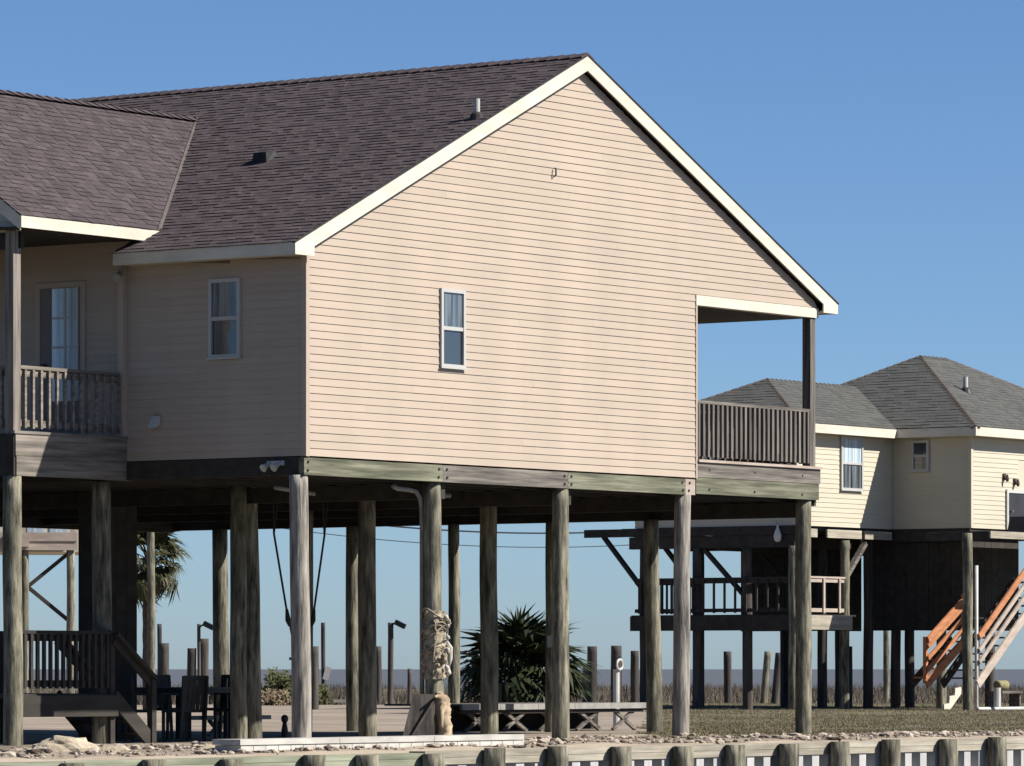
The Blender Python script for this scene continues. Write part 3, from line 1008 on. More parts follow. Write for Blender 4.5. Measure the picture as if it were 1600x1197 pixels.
for i in range(66):
    u = -9 + i * 0.42
    if me is None:
        s = MB()
        prof = [(0, 0), (0.08, 0), (0.12, 0.17), (0.30, 0.17), (0.34, 0), (0.42, 0)]
        for q in range(5):
            (a, b), (c, d_) = prof[q], prof[q + 1]
            s.hexa([(a, -b, -2.4), (c, -d_, -2.4), (c, -d_ + 0.012, -2.4), (a, -b + 0.012, -2.4), (a, -b, -0.27), (c, -d_, -0.27), (c, -d_ + 0.012, -0.27), (a, -b + 0.012, -0.27)])
        me = s.mesh('sheet_panel')
    o = link('sheet_panel', me, M['vinyl'], B)
    o.location = (u, -2.005, 0)

# rubble between the lawn and the wall
mb = MB()
ico = bmesh.new()
bmesh.ops.create_icosphere(ico, subdivisions=1, radius=1)
iv = [v.co.copy() for v in ico.verts]
fi = [[v.index for v in f.verts] for f in ico.faces]
ico.free()
for i in range(5200):
    u = rng.uniform(-9, 19)
    v = rng.uniform(-1.9, 0.2) if rng.random() < 0.85 else rng.uniform(0, 1.6)
    if u > 9 and v > -0.6:
        v = rng.uniform(-1.9, -0.5)
    s = 0.010 + 0.048 * rng.random() ** 3
    if noise.noise(Vector((u * 0.8, v * 0.8, 2))) < -0.05:
        s *= 0.5
    c = uv2w(u, v, ground_z(u, v) + s * 0.4)
    b = len(mb.v)
    sx, sy, sz = s * rng.uniform(.8, 1.9), s * rng.uniform(.8, 1.9), s * rng.uniform(.5, 1.0)
    ca, sa = math.cos(rng.uniform(0, 6.3)), math.sin(rng.uniform(0, 6.3))
    for p in iv:
        j = 1 + rng.uniform(-.22, .22)
        mb.v.append((c.x + (p.x * sx * ca - p.y * sy * sa) * j, c.y + (p.x * sx * sa + p.y * sy * ca) * j, c.z + p.z * sz * j))
    mb.f += [tuple(b + q for q in f) for f in fi]
tag(mb.build('rubble', M['rubble'], recalc=False, kind='stuff'), 'broken shells and stones strewn behind the sea wall', 'rubble')


def rock(u, v, sx, sy, sz, seed, label, mat='rock', rz=0):
    b = bmesh.new()
    bmesh.ops.create_icosphere(b, subdivisions=3, radius=1)
    for q in b.verts:
        n = noise.noise(q.co * 1.3 + Vector((seed, 0, 0))) * 0.35 + noise.noise(q.co * 3.4 + Vector((0, seed, 0))) * 0.18
        q.co *= 1 + n
        q.co = Vector((q.co.x * sx, q.co.y * sy, q.co.z * sz))
    me = bpy.data.meshes.new('rock')
    b.to_mesh(me)
    b.free()
    o = link('rock', me, M[mat])
    o.location = uv2w(u, v, ground_z(u, v) + sz * 0.3)
    o.rotation_euler = (0, 0, ANG + rz)
    return tag(o, label, 'rock', 'rocks behind the sea wall')


rock(-5.75, -0.9, 0.38, 0.3, 0.15, 1.5, 'broad pale rock mound beneath the low deck at far left')
rock(-5.1, -1.1, 0.22, 0.2, 0.08, 4.5, 'small flat rock beside the broad pale mound at far left')
rock(-2.9, -1.0, 0.5, 0.14, 0.055, 9.5, 'long low tan rock left of the white dock panel')

# ------------------------------------------------------------------ things near the main house
def at(u, v, z=None):
    return uv2w(u, v, ground_z(u, v) if z is None else z)


# white dock panel lying on the rubble
D = thing('dock_section', 'long white slatted dock panel lying flat behind the sea wall', 'dock panel', uv2w(-3.4, -1.45, -0.13), ANG)
for i in range(3):
    MB().box(i * 1.97, i * 1.97 + 1.962, -0.22, 0.22, 0.072, 0.14).build('plank', M['dock_white'], D)
me = MB().box(0, 0.236, -0.205, 0.2, 0.0, 0.068).mesh('block')
for i in range(24):
    link('block', me, M['dock_white'], D).location = (0.03 + i * 0.246, 0, 0)

# low deck and steps under the porch wing, coloured dark to stand for shade
S = thing('low_deck', 'shade darkened timber landing with railing and short steps under the porch wing', 'deck', uv2w(-0.95, 3.75, -0.12), ANG)
MB().box(-1.1, 1.0, -0.5, 1.6, 0.60, 0.66).build('platform', M['shade_u'], S)
MB().box(-1.1, 1.0, -0.55, -0.5, 0.36, 0.64).build('rim_board', M['shade_u'], S)
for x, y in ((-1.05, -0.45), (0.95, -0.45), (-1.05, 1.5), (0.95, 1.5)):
    MB().box(x - 0.045, x + 0.045, y - 0.045, y + 0.045, -0.1, 1.5).build('post', M['shade_u'], S)
railing(S, mapv(-0.45), -1.0, 0.9, 0.75, 1.49, 0.12, 0.045, ('shade_u', 'shade_u'))
railing(S, mapv(1.5), -1.0, 0.9, 0.75, 1.49, 0.12, 0.045, ('shade_u', 'shade_u'))
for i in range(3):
    MB().box(1.0 + i * 0.26, 1.28 + i * 0.26, -0.45, 0.5, 0.44 - i * 0.18, 0.48 - i * 0.18).build('step', M['shade_u'], S)
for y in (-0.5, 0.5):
    MB().bar((0.95, y, 0.62), (1.75, y, 0.0), 0.045, 0.2).build('stringer', M['shade_u'], S)
    MB().bar((0.95, y - 0.05, 1.45), (1.75, y - 0.05, 0.86), 0.09, 0.045).build('handrail', M['shade_u'], S)
    MB().bar((0.95, y, 1.36), (1.75, y, 0.77), 0.04, 0.09).build('handrail', M['shade_u'], S)
    MB().box(1.7, 1.79, y - 0.045, y + 0.045, -0.1, 0.9).build('post', M['shade_u'], S)

# dark patio table and chairs
T = thing('patio_table', 'black metal patio table in the shade beneath the house', 'table', at(3.2, 4.75), ANG + 0.2)
t = MB()
for i in range(7):
    MB().box(-0.75, 0.75, -0.45 + i * 0.13, -0.33 + i * 0.13, 0.70, 0.74).build('slat', M['metal'], T)
MB().box(-0.7, 0.7, -0.42, 0.42, 0.64, 0.698).build('apron', M['metal'], T)
for x in (-0.65, 0.65):
    for y in (-0.38, 0.38):
        MB().box(x - 0.03, x + 0.03, y - 0.03, y + 0.03, 0, 0.64).build('leg', M['metal'], T)


def chair(u, v, rz, label):
    c = thing('patio_chair', label, 'chair', at(u, v), ANG + rz, 'patio chairs around the black table')
    MB().box(-0.22, 0.22, -0.22, 0.22, 0.40, 0.44).build('seat', M['metal'], c)
    for x in (-0.2, 0.2):
        MB().bar((x, -0.2, 0), (x, -0.2, 0.64), 0.035, 0.035, (0, 1, 0)).build('leg', M['metal'], c)
        MB().bar((x, 0.2, 0), (x, 0.27, 0.9), 0.035, 0.035, (0, 1, 0)).build('leg', M['metal'], c)
        MB().bar((x, -0.22, 0.65), (x, 0.24, 0.65), 0.05, 0.025).build('armrest', M['metal'], c)
    for x in (-0.15, -0.075, 0.0, 0.075, 0.15):
        MB().bar((x, 0.215, 0.44), (x, 0.265, 0.86), 0.062, 0.015, (0, 1, 0)).build('back_slat', M['metal'], c)
    MB().bar((-0.2, 0.27, 0.88), (0.2, 0.27, 0.88), 0.03, 0.06).build('top_rail', M['metal'], c)


chair(2.55, 4.15, 2.9, 'black patio chair nearest the piling, left of the black table')
chair(3.55, 4.05, 3.3, 'black patio chair right of the black table, against the lit piling')
chair(2.75, 5.6, 0.2, 'black patio chair behind the black table, nearest the steps')
chair(3.75, 5.4, -0.2, 'black patio chair behind the black table, nearest the lit far piling')

chair(2.05, 4.7, 1.7, 'black patio chair at the left end of the black table, beside the steps')
chair(4.15, 4.75, -1.5, 'black patio chair at the right end of the black table')

# rope swing
Sg = thing('rope_swing', 'rope swing with small wooden seat hanging behind the corner piling', 'swing', uv2w(4.2, 3.4, 0.75), ANG)
for q in (-1, 1):
    MB().tube([(q * 0.62, 0, 2.60), (q * 0.57, 0.02, 2.0), (q * 0.28, 0, 0.82)], 0.016, 6).build('rope', M['rope_dk'], Sg)
    MB().tube([(q * 0.49, 0, 2.60), (q * 0.57, 0.02, 1.98)], 0.014, 6).build('rope', M['rope_dk'], Sg)
    MB().tube([(q * 0.31, 0, 0.95), (q * 0.28, 0, 0.80), (q * 0.24, 0, 0.72)], [0.02, 0.04, 0.025], 8).build('knot', M['rope_dk'], Sg)
    MB().tube([(q * 0.25, 0, 0.76), (q * 0.10, 0, 0.28)], 0.014, 6).build('rope', M['rope_dk'], Sg)
MB().box(-0.13, 0.13, -0.1, 0.1, 0.24, 0.28).build('seat', M['wood_u'], Sg)

# rope and float bundle on the second piling
K = thing('rope_bundle', 'knotted old rope and shells tied around the second front piling', 'rope', uv2w(2.93, 0.12, 0.75), ANG)
mass = MB()
NA, NZ = 30, 44
for q in range(NZ + 1):
    z = -0.02 + 0.92 * q / NZ
    for a in range(NA):
        c = 2 * math.pi * a / NA
        d_ = Vector((math.cos(c), math.sin(c), 0))
        bump_ = noise.noise(Vector((d_.x * 2.2, d_.y * 2.2, z * 7))) + 0.6 * noise.noise(Vector((d_.x * 5, d_.y * 5, z * 16)))
        rr = 0.138 + 0.062 * max(-0.3, bump_) * (1 if q not in (0, NZ) else 0)
        mass.v.append(tuple(d_ * rr + Vector((0, 0, z))))
for q in range(NZ):
    for a in range(NA):
        c = (a + 1) % NA
        mass.f.append((q * NA + a, q * NA + c, q * NA + NA + c, q * NA + NA + a))
mass.build('net_wrap', M['totem'], K, smooth=True, recalc=False)
r2 = random.Random(12)
for i in range(9):
    z = r2.uniform(0.0, 0.86) if i < 6 else r2.uniform(0.55, 0.85)
    rad = 0.155 + r2.uniform(0, 0.03)
    tilt = r2.uniform(-0.14, 0.14)
    a0 = r2.uniform(0, 6.28)
    pts = []
    for q in range(25):
        a = a0 + 2 * math.pi * q / 24
        pts.append((rad * math.cos(a), rad * math.sin(a), z + tilt * math.cos(a - a0) + 0.02 * math.sin(3 * a + i)))
    MB().tube(pts, r2.uniform(0.006, 0.014), 6).build('rope_loop', M['rope'], K, smooth=True)
for i in range(12):                      # hanging strands
    a = r2.uniform(-2.6, 0.7)
    z = r2.uniform(0.25, 0.88)
    ll = r2.uniform(0.15, 0.5)
    q = Vector((0.165 * math.cos(a), 0.165 * math.sin(a), z))
    pts = [q]
    for w_ in range(6):
        pts.append(q + Vector((r2.uniform(-.035, .035), r2.uniform(-.035, .01), -ll * (w_ + 1) / 6)))
    MB().tube(pts, [0.009, 0.011, 0.01, 0.009, 0.008, 0.007, 0.004], 6).build('rope_strand', M['rope'], K, smooth=True)
for i in range(24):
    a = r2.uniform(-2.3, 0.5)
    z = r2.uniform(0.02, 0.85)
    q = Vector((0.178 * math.cos(a), 0.178 * math.sin(a), z))
    w_ = r2.uniform(0.6, 1.15)
    MB().tube([q + Vector((0, 0, 0.05 * w_)), q + Vector((-0.012, -0.02, 0.025 * w_)), q + Vector((0.01, -0.01, 0)), q + Vector((0, 0, -0.05 * w_))],
              [0.008 * w_, 0.034 * w_, 0.04 * w_, 0.006], 9).build('shell', M['dock_white' if i % 2 == 0 else 'rope'], K, smooth=True)
MB().tube([(0.15, -0.1, 0.5), (0.2, -0.12, 0.4), (0.2, -0.12, 0.25), (0.17, -0.12, 0.12)], [0.012, 0.036, 0.032, 0.008], 12).build('net_float', M['dock_white'], K, smooth=True)

Dw = thing('driftwood', 'tan driftwood trunk propped against the base of the second front piling', 'driftwood', at(2.74, -0.06), ANG)
rd_ = random.Random(5)


def gnarled(name, path, rads, seed):
    mb = MB()
    P_ = []
    for k in range(len(path) - 1):
        for q in range(5):
            P_.append((Vector(path[k]).lerp(Vector(path[k + 1]), q / 5), rads[k] + (rads[k + 1] - rads[k]) * q / 5))
    P_.append((Vector(path[-1]), rads[-1]))
    mb.tube([p for p, _ in P_], [r for _, r in P_], 14)
    for i in range(len(mb.v)):
        p = Vector(mb.v[i])
        c = P_[i // 14][0]
        n = 1 + 0.5 * noise.noise(Vector((p.x * 16 + seed, p.y * 16, p.z * 5))) + 0.3 * noise.noise(p * 30)
        mb.v[i] = tuple(c + (p - c) * n)
    return mb.build(name, M['drift'], Dw, smooth=True)


gnarled('trunk', [(0.09, -0.06, 0.0), (0.13, -0.04, 0.15), (0.09, -0.05, 0.3), (0.13, -0.03, 0.45), (0.12, 0.0, 0.58), (0.06, 0.02, 0.68)],
        [0.09, 0.095, 0.085, 0.10, 0.095, 0.05], 1)
gnarled('branch', [(0.12, -0.06, 0.34), (0.19, -0.08, 0.22), (0.21, -0.10, 0.06)], [0.05, 0.035, 0.02], 4)
gnarled('branch', [(0.10, -0.05, 0.52), (0.0, -0.08, 0.40), (-0.02, -0.10, 0.2)], [0.055, 0.04, 0.02], 7)
gnarled('branch', [(0.10, 0.0, 0.6), (-0.02, -0.04, 0.63), (-0.10, -0.05, 0.62)], [0.05, 0.03, 0.012], 9)
Lb = thing('leaning_board', 'weathered grey board leaning on the second front piling beside the driftwood', 'board', at(2.72, 0.0), ANG)
MB().hexa([(-0.42, 0.2, 0.0), (-0.1, -0.12, 0.0), (-0.085, -0.105, 0.0), (-0.405, 0.215, 0.0), (-0.2, 0.16, 0.66), (0.02, -0.04, 0.66), (0.035, -0.025, 0.66), (-0.185, 0.175, 0.66)]).build('plank', M['pile_dark'], Lb)
MB().bar((-0.36, 0.13, 0.02), (-0.02, -0.06, 0.6), 0.05, 0.03).build('batten', M['pile_dark'], Lb)

def pxw_(x, Y):
    return (x - 800) / 7635 * Y


# low boardwalk with crossed legs past the far side of the house
Bw = thing('boardwalk', 'low grey boardwalk on crossed timber legs beyond the house pilings', 'boardwalk', at(10.6, 5.3), ANG)
for i in range(5):
    MB().box(i * 1.0, i * 1.0 + 0.99, 0.0, 0.05, 0.34, 0.43).build('edge_board', M['concrete'], Bw)
    for j in range(6):
        MB().box(i * 1.0 + j * 0.166, i * 1.0 + j * 0.166 + 0.155, 0.055, 1.5, 0.40, 0.43).build('deck_board', M['wood_u'], Bw)
    for s in (-1, 1):
        MB().bar((i + 0.5 - s * 0.32, 0.1, 0.0), (i + 0.5 + s * 0.32, 0.1, 0.33), 0.05, 0.05, (0, 1, 0)).build('leg', M['wood_u'], Bw)
        MB().bar((i + 0.5 - s * 0.32, 0.8, 0.0), (i + 0.5 + s * 0.32, 0.8, 0.33), 0.05, 0.05, (0, 1, 0)).build('leg', M['wood_u'], Bw)
MB().box(0.0, 5.0, 0.051, 0.1, 0.28, 0.329).build('beam', M['shade_u'], Bw)
MB().box(0.0, 5.0, 0.95, 1.0, 0.0, 0.38).build('shade_backing', M['shade_u'], Bw)  # dark backing added to stand in for shade beneath the boardwalk
Bn = thing('low_bench', 'low bleached plank bench left of the rope wrapped piling', 'bench', at(6.0, 6.6), ANG)
MB().box(-0.3, 1.3, -0.2, 0.2, 0.24, 0.30).build('seat', M['cap'], Bn)
for s in (-1, 1):
    for x in (0.1, 0.95):
        MB().bar((x - s * 0.16, -0.12, 0), (x + s * 0.16, -0.12, 0.24), 0.05, 0.05, (0, 1, 0)).build('leg', M['wood_u'], Bn)

St = thing('standpipe', 'white standpipe with coiled hose beyond the boardwalk', 'standpipe', (pxw_(963, 84), 84, -0.12), ANG)
MB().tube([(0, 0, 0.0), (0, 0, 0.98)], 0.055, 12).build('pipe', M['white'], St)
MB().tube([(0.085 * math.cos(a), -0.07, 1.06 + 0.085 * math.sin(a)) for a in np.linspace(0, 6.283, 20)], 0.022, 6).build('hose_coil', M['white'], St)
MB().tube([(0, 0, 0.98), (0, 0, 1.1), (0.1, -0.02, 1.2)], [0.03, 0.03, 0.02], 8).build('spigot', M['metal'], St)
Sp = thing('garden_hydrant', 'short black garden hydrant standing on the sand behind the corner piling', 'hydrant', at(4.6, 4.0), ANG)
MB().tube([(0, 0, 0), (0, 0, 0.10), (0, 0, 0.14), (0, 0, 0.22)], [0.055, 0.05, 0.045, 0.03], 10).build('base', M['metal'], Sp)
MB().tube([(0, 0, 0.22), (0, 0, 0.26), (0, 0, 0.31), (0, 0, 0.34)], [0.025, 0.05, 0.05, 0.02], 10).build('head', M['metal'], Sp)

# ------------------------------------------------------------------ background pilings, lamps, wires
def wpile(X, Y, top, r, label, mat='pile_dark', z0=-1.4, lean=(0, 0), seed=0):
    h = top
    o = round_pile('dock_piling', None, M[mat], 0, 0, 0, h - z0, r * 1.05, r, seed, lean, 12)
    o.location = (X, Y, z0)
    return tag(o, label, 'piling', 'old pilings at the edge of the marsh')


def pxw(x, Y):
    return (x - 800) / 7635 * Y


G = 'old pilings at the edge of the marsh'
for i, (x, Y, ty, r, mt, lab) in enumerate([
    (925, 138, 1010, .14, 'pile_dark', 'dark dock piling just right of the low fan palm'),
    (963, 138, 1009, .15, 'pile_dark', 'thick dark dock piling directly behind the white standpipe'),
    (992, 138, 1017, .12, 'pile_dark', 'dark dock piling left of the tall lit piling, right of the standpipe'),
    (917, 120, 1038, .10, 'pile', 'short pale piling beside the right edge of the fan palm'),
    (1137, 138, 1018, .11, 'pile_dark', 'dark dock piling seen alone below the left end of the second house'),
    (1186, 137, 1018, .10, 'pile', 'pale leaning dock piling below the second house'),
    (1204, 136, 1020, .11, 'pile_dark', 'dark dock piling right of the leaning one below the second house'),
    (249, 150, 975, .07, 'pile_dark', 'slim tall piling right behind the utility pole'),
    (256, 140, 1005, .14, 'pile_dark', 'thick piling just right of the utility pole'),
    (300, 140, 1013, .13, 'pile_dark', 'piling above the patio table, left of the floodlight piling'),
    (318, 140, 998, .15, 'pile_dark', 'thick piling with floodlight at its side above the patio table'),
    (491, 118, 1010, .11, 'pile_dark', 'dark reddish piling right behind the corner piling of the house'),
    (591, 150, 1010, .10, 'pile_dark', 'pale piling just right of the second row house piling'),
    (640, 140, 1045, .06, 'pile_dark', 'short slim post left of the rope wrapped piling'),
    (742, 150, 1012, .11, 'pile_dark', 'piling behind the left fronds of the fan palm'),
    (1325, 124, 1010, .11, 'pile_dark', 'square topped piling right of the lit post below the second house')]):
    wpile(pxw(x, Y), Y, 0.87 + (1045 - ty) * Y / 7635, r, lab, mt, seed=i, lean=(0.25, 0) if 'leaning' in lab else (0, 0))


def lamp_post(x, Y, ty, label, r=0.065):
    X = pxw(x, Y)
    zt = 0.87 + (1045 - ty) * Y / 7635
    o = thing('lamp_post', label, 'lamp post', (X, Y, -0.3), 0, 'floodlight posts by the marsh')
    round_pile('pole', o, M['pile_dark'], 0, 0, -1.0, zt + 0.3, r, r, int(x), n=10)
    z = zt + 0.3
    MB().tube([(0, 0, z - 0.1), (0.12, 0, z - 0.02), (0.2, 0, z - 0.03)], 0.025, 6).build('arm', M['metal'], o)
    MB().bar((0.14, -0.03, z + 0.02), (0.42, -0.08, z - 0.12), 0.2, 0.14).build('lamp_head', M['metal'], o)
    return o


lamp_post(610, 139, 973, 'slim lamp post with black floodlight left of the rope wrapped piling', 0.08)
lamp_post(311, 139, 975, 'lamp post with black floodlight above the patio table', 0.05)
o = lamp_post(505, 139, 973, 'thin lamp post with white notice seen right of the corner piling', 0.06)
bpy.data.objects.remove([c for c in o.children if c.name.startswith('arm')][0])
bpy.data.objects.remove([c for c in o.children if c.name.startswith('lamp_head')][0])
o.name = 'sign_post'
o['label'] = 'thin post with small white notice seen right of the corner piling'
o['category'] = 'sign post'
o['group'] = 'posts with notices by the marsh'
MB().bar((0.06, -0.08, 0.86), (0.16, -0.08, 1.22), 0.16, 0.02, (0, 1, 0)).build('notice', M['white'], o)

# utility poles and wires
def upole(X, Y, zt, label):
    o = thing('utility_pole', label, 'utility pole', (X, Y, -0.3))
    round_pile('pole', o, M['pile'], 0, 0, -0.6, zt + 0.3, 0.10, 0.085, int(X) + 40, n=12)
    MB().bar((-0.6, 0, zt - 0.1), (0.6, 0, zt - 0.1), 0.08, 0.1).build('crossarm', M['wood_u'], o)
    return o


PY = 112
upole(pxw(236, PY), PY, 5.4, 'sunlit wooden utility pole in front of the tall palm')
upole(pxw(1385, 150), 150, 6.2, 'wooden utility pole hidden behind the second house')


def wire(pa, pb, sag, label, r=0.02):
    pa, pb = Vector(pa), Vector(pb)
    pts = []
    for k in range(41):
        t = k / 40
        p = pa.lerp(pb, t)
        p.z -= sag * 4 * t * (1 - t)
        pts.append(p)
    o = MB().tube(pts, r, 6).build('utility_wire', M['metal'])
    return tag(o, label, 'wire', 'utility wires')


def pxz(y, Y):
    return 0.87 + (1045 - y) * Y / 7635


wire((pxw(240, PY), PY, pxz(767, PY)), (pxw(1385, 150), 150, pxz(765, 150)), 1.15, 'thicker upper utility wire sagging behind the house', 0.022)
wire((pxw(240, PY), PY, pxz(792, PY)), (pxw(1385, 150), 150, pxz(790, 150)), 1.1, 'thin lower utility wire sagging behind the house', 0.011)

# ------------------------------------------------------------------ plants
def fan_leaf(n=24, spread=3.9, length=0.52, pet=0.55, droop=0.25, seed=0, w=0.035):
    r = random.Random(seed)
    mb = MB()
    mb.bar((0, 0, 0), (0, pet, 0.02), 0.025, 0.02)
    for k in range(n):
        a = (k / (n - 1) - 0.5) * spread
        L = length * (1 - 0.25 * abs(a) / (spread / 2)) * r.uniform(0.85, 1.1)
        d = Vector((math.sin(a), math.cos(a), 0))
        x = Vector((d.y, -d.x, 0))
        p0 = Vector((0, pet, 0.02))
        p1 = p0 + d * L * 0.55 + Vector((0, 0, 0.05 - 0.1 * r.random()))
        p2 = p0 + d * L + Vector((0, 0, -droop * r.uniform(0.4, 1.2)))
        i = len(mb.v)
        mb.v += [tuple(p0 - x * 0.006), tuple(p0 + x * 0.006), tuple(p1 + x * w), tuple(p1 - x * w), tuple(p2)]
        mb.f += [(i, i + 1, i + 2, i + 3), (i + 3, i + 2, i + 4)]
    return mb.mesh('frond', recalc=False)


def palm(label, X, Y, zb, hz, nl, scale, seed, trunk_r, low=-0.7, mats=('leaf', 'leaf'), hang=0, lean=0.0):
    r = random.Random(seed)
    o = thing('fan_palm', label, 'palm', (X, Y, zb))
    top = Vector((lean, 0, hz))
    mb = MB()
    nr = 14
    pts = [Vector((lean * (k / nr) ** 1.5, 0, hz * k / nr)) for k in range(nr + 1)]
    mb.tube(pts, [trunk_r * (1.15 + 0.12 * ((k % 2) - 0.5)) for k in range(nr + 1)], 12).build('trunk', M['bark'], o)
    meshes = [fan_leaf(seed=seed * 10 + k, droop=r.uniform(0.1, 0.45)) for k in range(5)]
    for me in meshes:
        me.materials.append(M[mats[0]])
    m2 = [fan_leaf(seed=seed * 10 + 50 + k, droop=0.5, w=0.03) for k in range(3)]
    for me in m2:
        me.materials.append(M['leaf2'])
    for k in range(nl):
        el = low + (1.5 - low) * (k / nl)
        az = k * 2.39996 + r.uniform(-.2, .2)
        dead = el < -0.35
        f = bpy.data.objects.new('frond', r.choice(m2 if dead else meshes))
        COL.objects.link(f)
        f.parent = o
        f.location = top + Vector((0, 0, r.uniform(-0.15, 0.05) * scale))
        f.rotation_euler = Matrix.Rotation(az, 3, 'Z').to_euler()
        rot = Matrix.Rotation(az, 3, 'Z') @ Matrix.Rotation(el, 3, 'X') @ Matrix.Rotation(r.uniform(-0.5, 0.5), 3, 'Y')
        f.rotation_euler = rot.to_euler()
        s = scale * r.uniform(0.85, 1.12)
        f.scale = (s, s, s)
    return o


PL = 108
palm('low dark green fan palm bush seen between the house pilings', pxw(817, PL), PL, -0.15, 0.80, 60, 1.6, 3, 0.15, -0.6)
PT = 118
palm('tall palm with drooping fronds behind the utility pole', pxw(231, PT), PT, -0.2, 3.75, 44, 1.05, 7, 0.11, -1.35, mats=('leaf2', 'leaf2'))


def shrub(label, X, Y, rx, rz, n, mat, seed, size=0.07, zb=-0.3):
    r = random.Random(seed)
    o = thing('shrub', label, 'shrub', (X, Y, zb))
    st = MB()
    for k in range(7):
        a = r.uniform(0, 6.28)
        st.tube([(0, 0, 0), (math.cos(a) * rx * 0.3, math.sin(a) * rx * 0.3, rz * 0.6), (math.cos(a) * rx * 0.7, math.sin(a) * rx * 0.7, rz * r.uniform(1.0, 1.6))], [0.03, 0.02, 0.006], 5)
    st.build('stem', M['bark'], o)
    mb = MB()
    cl = [(r.gauss(0, 0.42), r.gauss(0, 0.42), r.uniform(0.15, 1.0), r.uniform(0.18, 0.36)) for _ in range(26)]
    for k in range(n):
        c = r.choice(cl)
        d = Vector((r.gauss(0, 1), r.gauss(0, 1), r.gauss(0, 1))).normalized() * c[3] * r.random() ** 0.4
        p = Vector(((c[0] + d.x) * rx, (c[1] + d.y) * rx, max(0.02, (c[2] + d.z) * rz * 1.6)))
        a = Vector((r.gauss(0, 1), r.gauss(0, 1), r.gauss(0, 1))).normalized()
        b = a.orthogonal().normalized()
        s = size * r.uniform(0.6, 1.3)
        i = len(mb.v)
        mb.v += [tuple(p - a * s), tuple(p + b * s * 0.5), tuple(p + a * s), tuple(p - b * s * 0.5)]
        mb.f.append((i, i + 1, i + 2, i + 3))
    mb.build('foliage', M[mat], o, recalc=False, kind='stuff')


shrub('wide green bush at the marsh edge left of the corner piling', pxw(432, 142), 142, 0.75, 0.62, 2600, 'bush', 1, 0.06, -0.35)
shrub('dry brown bush in front of the green one left of the corner piling', pxw(430, 132), 132, 0.8, 0.3, 1500, 'bush_dry', 2, 0.06, -0.25)
shrub('small green bush just right of the corner piling', pxw(503, 134), 134, 0.35, 0.38, 1000, 'bush', 3, 0.05, -0.3)
shrub('dry bush at the left edge of the fan palm', pxw(722, 126), 126, 0.55, 0.22, 1000, 'bush_dry', 5, 0.05, -0.25)
shrub('dark bush hidden behind the patio table', pxw(345, 145), 145, 0.6, 0.4, 1200, 'bush', 6, 0.06, -0.35)

# ------------------------------------------------------------------ the second stilt house
N_ = thing('stilt_house', 'cream sided house with grey hip roof on pilings at right, behind the beige house', 'house', NEIGH, ANG)
NB, NT = 4.27, 6.5
bd = MB().box(0.02, 8.5, 0.02, 7.2, NB, NT).build('main_wall', M['nsiding'], N_)
wd = MB().box(-4.35, 0.018, 2.22, 6.82, NB, NT).build('wing_wall', M['nsiding'], N_)
siding(bd, mapv(0.018), NB, NT, lambda z: (0.0, 8.5), [(2.3, 3.3, 4.2, 6.0)], 0.115, M['nsiding'], 'siding_courses', 0.014)
siding(bd, mapu(0.018), NB, NT, lambda z: (0.0, 2.2), [(1.19, 1.63, 5.68, 6.40)], 0.115, M['nsiding'], 'siding_courses', 0.014)
siding(wd, mapv(2.218), NB, NT, lambda z: (-4.37, 0.0), [(-2.40, -1.45, 5.18, 6.44)], 0.115, M['nsiding'], 'siding_courses', 0.014)
siding(wd, mapu(-4.352), NB, NT, lambda z: (2.2, 6.84), [], 0.115, M['nsiding'], 'siding_courses', 0.014)
for o_, a0, m in ((bd, 0.0, mapv(0.0)), (bd, 0.0, mapu(0.0)), (wd, 2.2, mapu(-4.37)), (wd, -4.37, mapv(2.2))):
    MB().box(a0 - 0.018, a0 + 0.08, 0.0, 0.022, NB, NT, m).build('corner_trim', M['nsiding'], o_)
window(N_, mapv(2.2), -2.42, -1.43, 5.16, 6.46, ('glass_lt', 'glass_md'), 0.06)
window(N_, mapu(0.0), 1.165, 1.65, 5.66, 6.42, ('glass', 'glass'), 0.06)
m = mapv(0.0)
dd = MB().box(1.68, 1.76, 0, 0.04, 4.27, 5.25, m).box(2.62, 2.7, 0, 0.04, 4.27, 5.25, m).box(1.76, 2.62, 0, 0.04, 5.17, 5.25, m)
nd = dd.build('door', M['white'], N_)
MB().box(1.76, 2.62, 0, 0.02, 4.27, 5.17, m).build('door_leaf', M['door'], nd)
MB().tube([(1.86, -0.03, 4.72), (1.86, -0.1, 4.72)], 0.03, 8).build('door_handle', M['steel'], nd)
for u, z in ((1.58, 5.55), (2.1, 5.45)):
    lo = MB().box(u - 0.05, u + 0.05, 0.0, 0.04, z - 0.08, z + 0.08, m).build('wall_lamp', M['brown'], N_)
    MB().tube([m(u, 0.1, z - 0.12), m(u, 0.1, z - 0.05), m(u, 0.1, z + 0.06)], [0.03, 0.045, 0.02], 8).build('lamp_shade', M['brown'], lo)


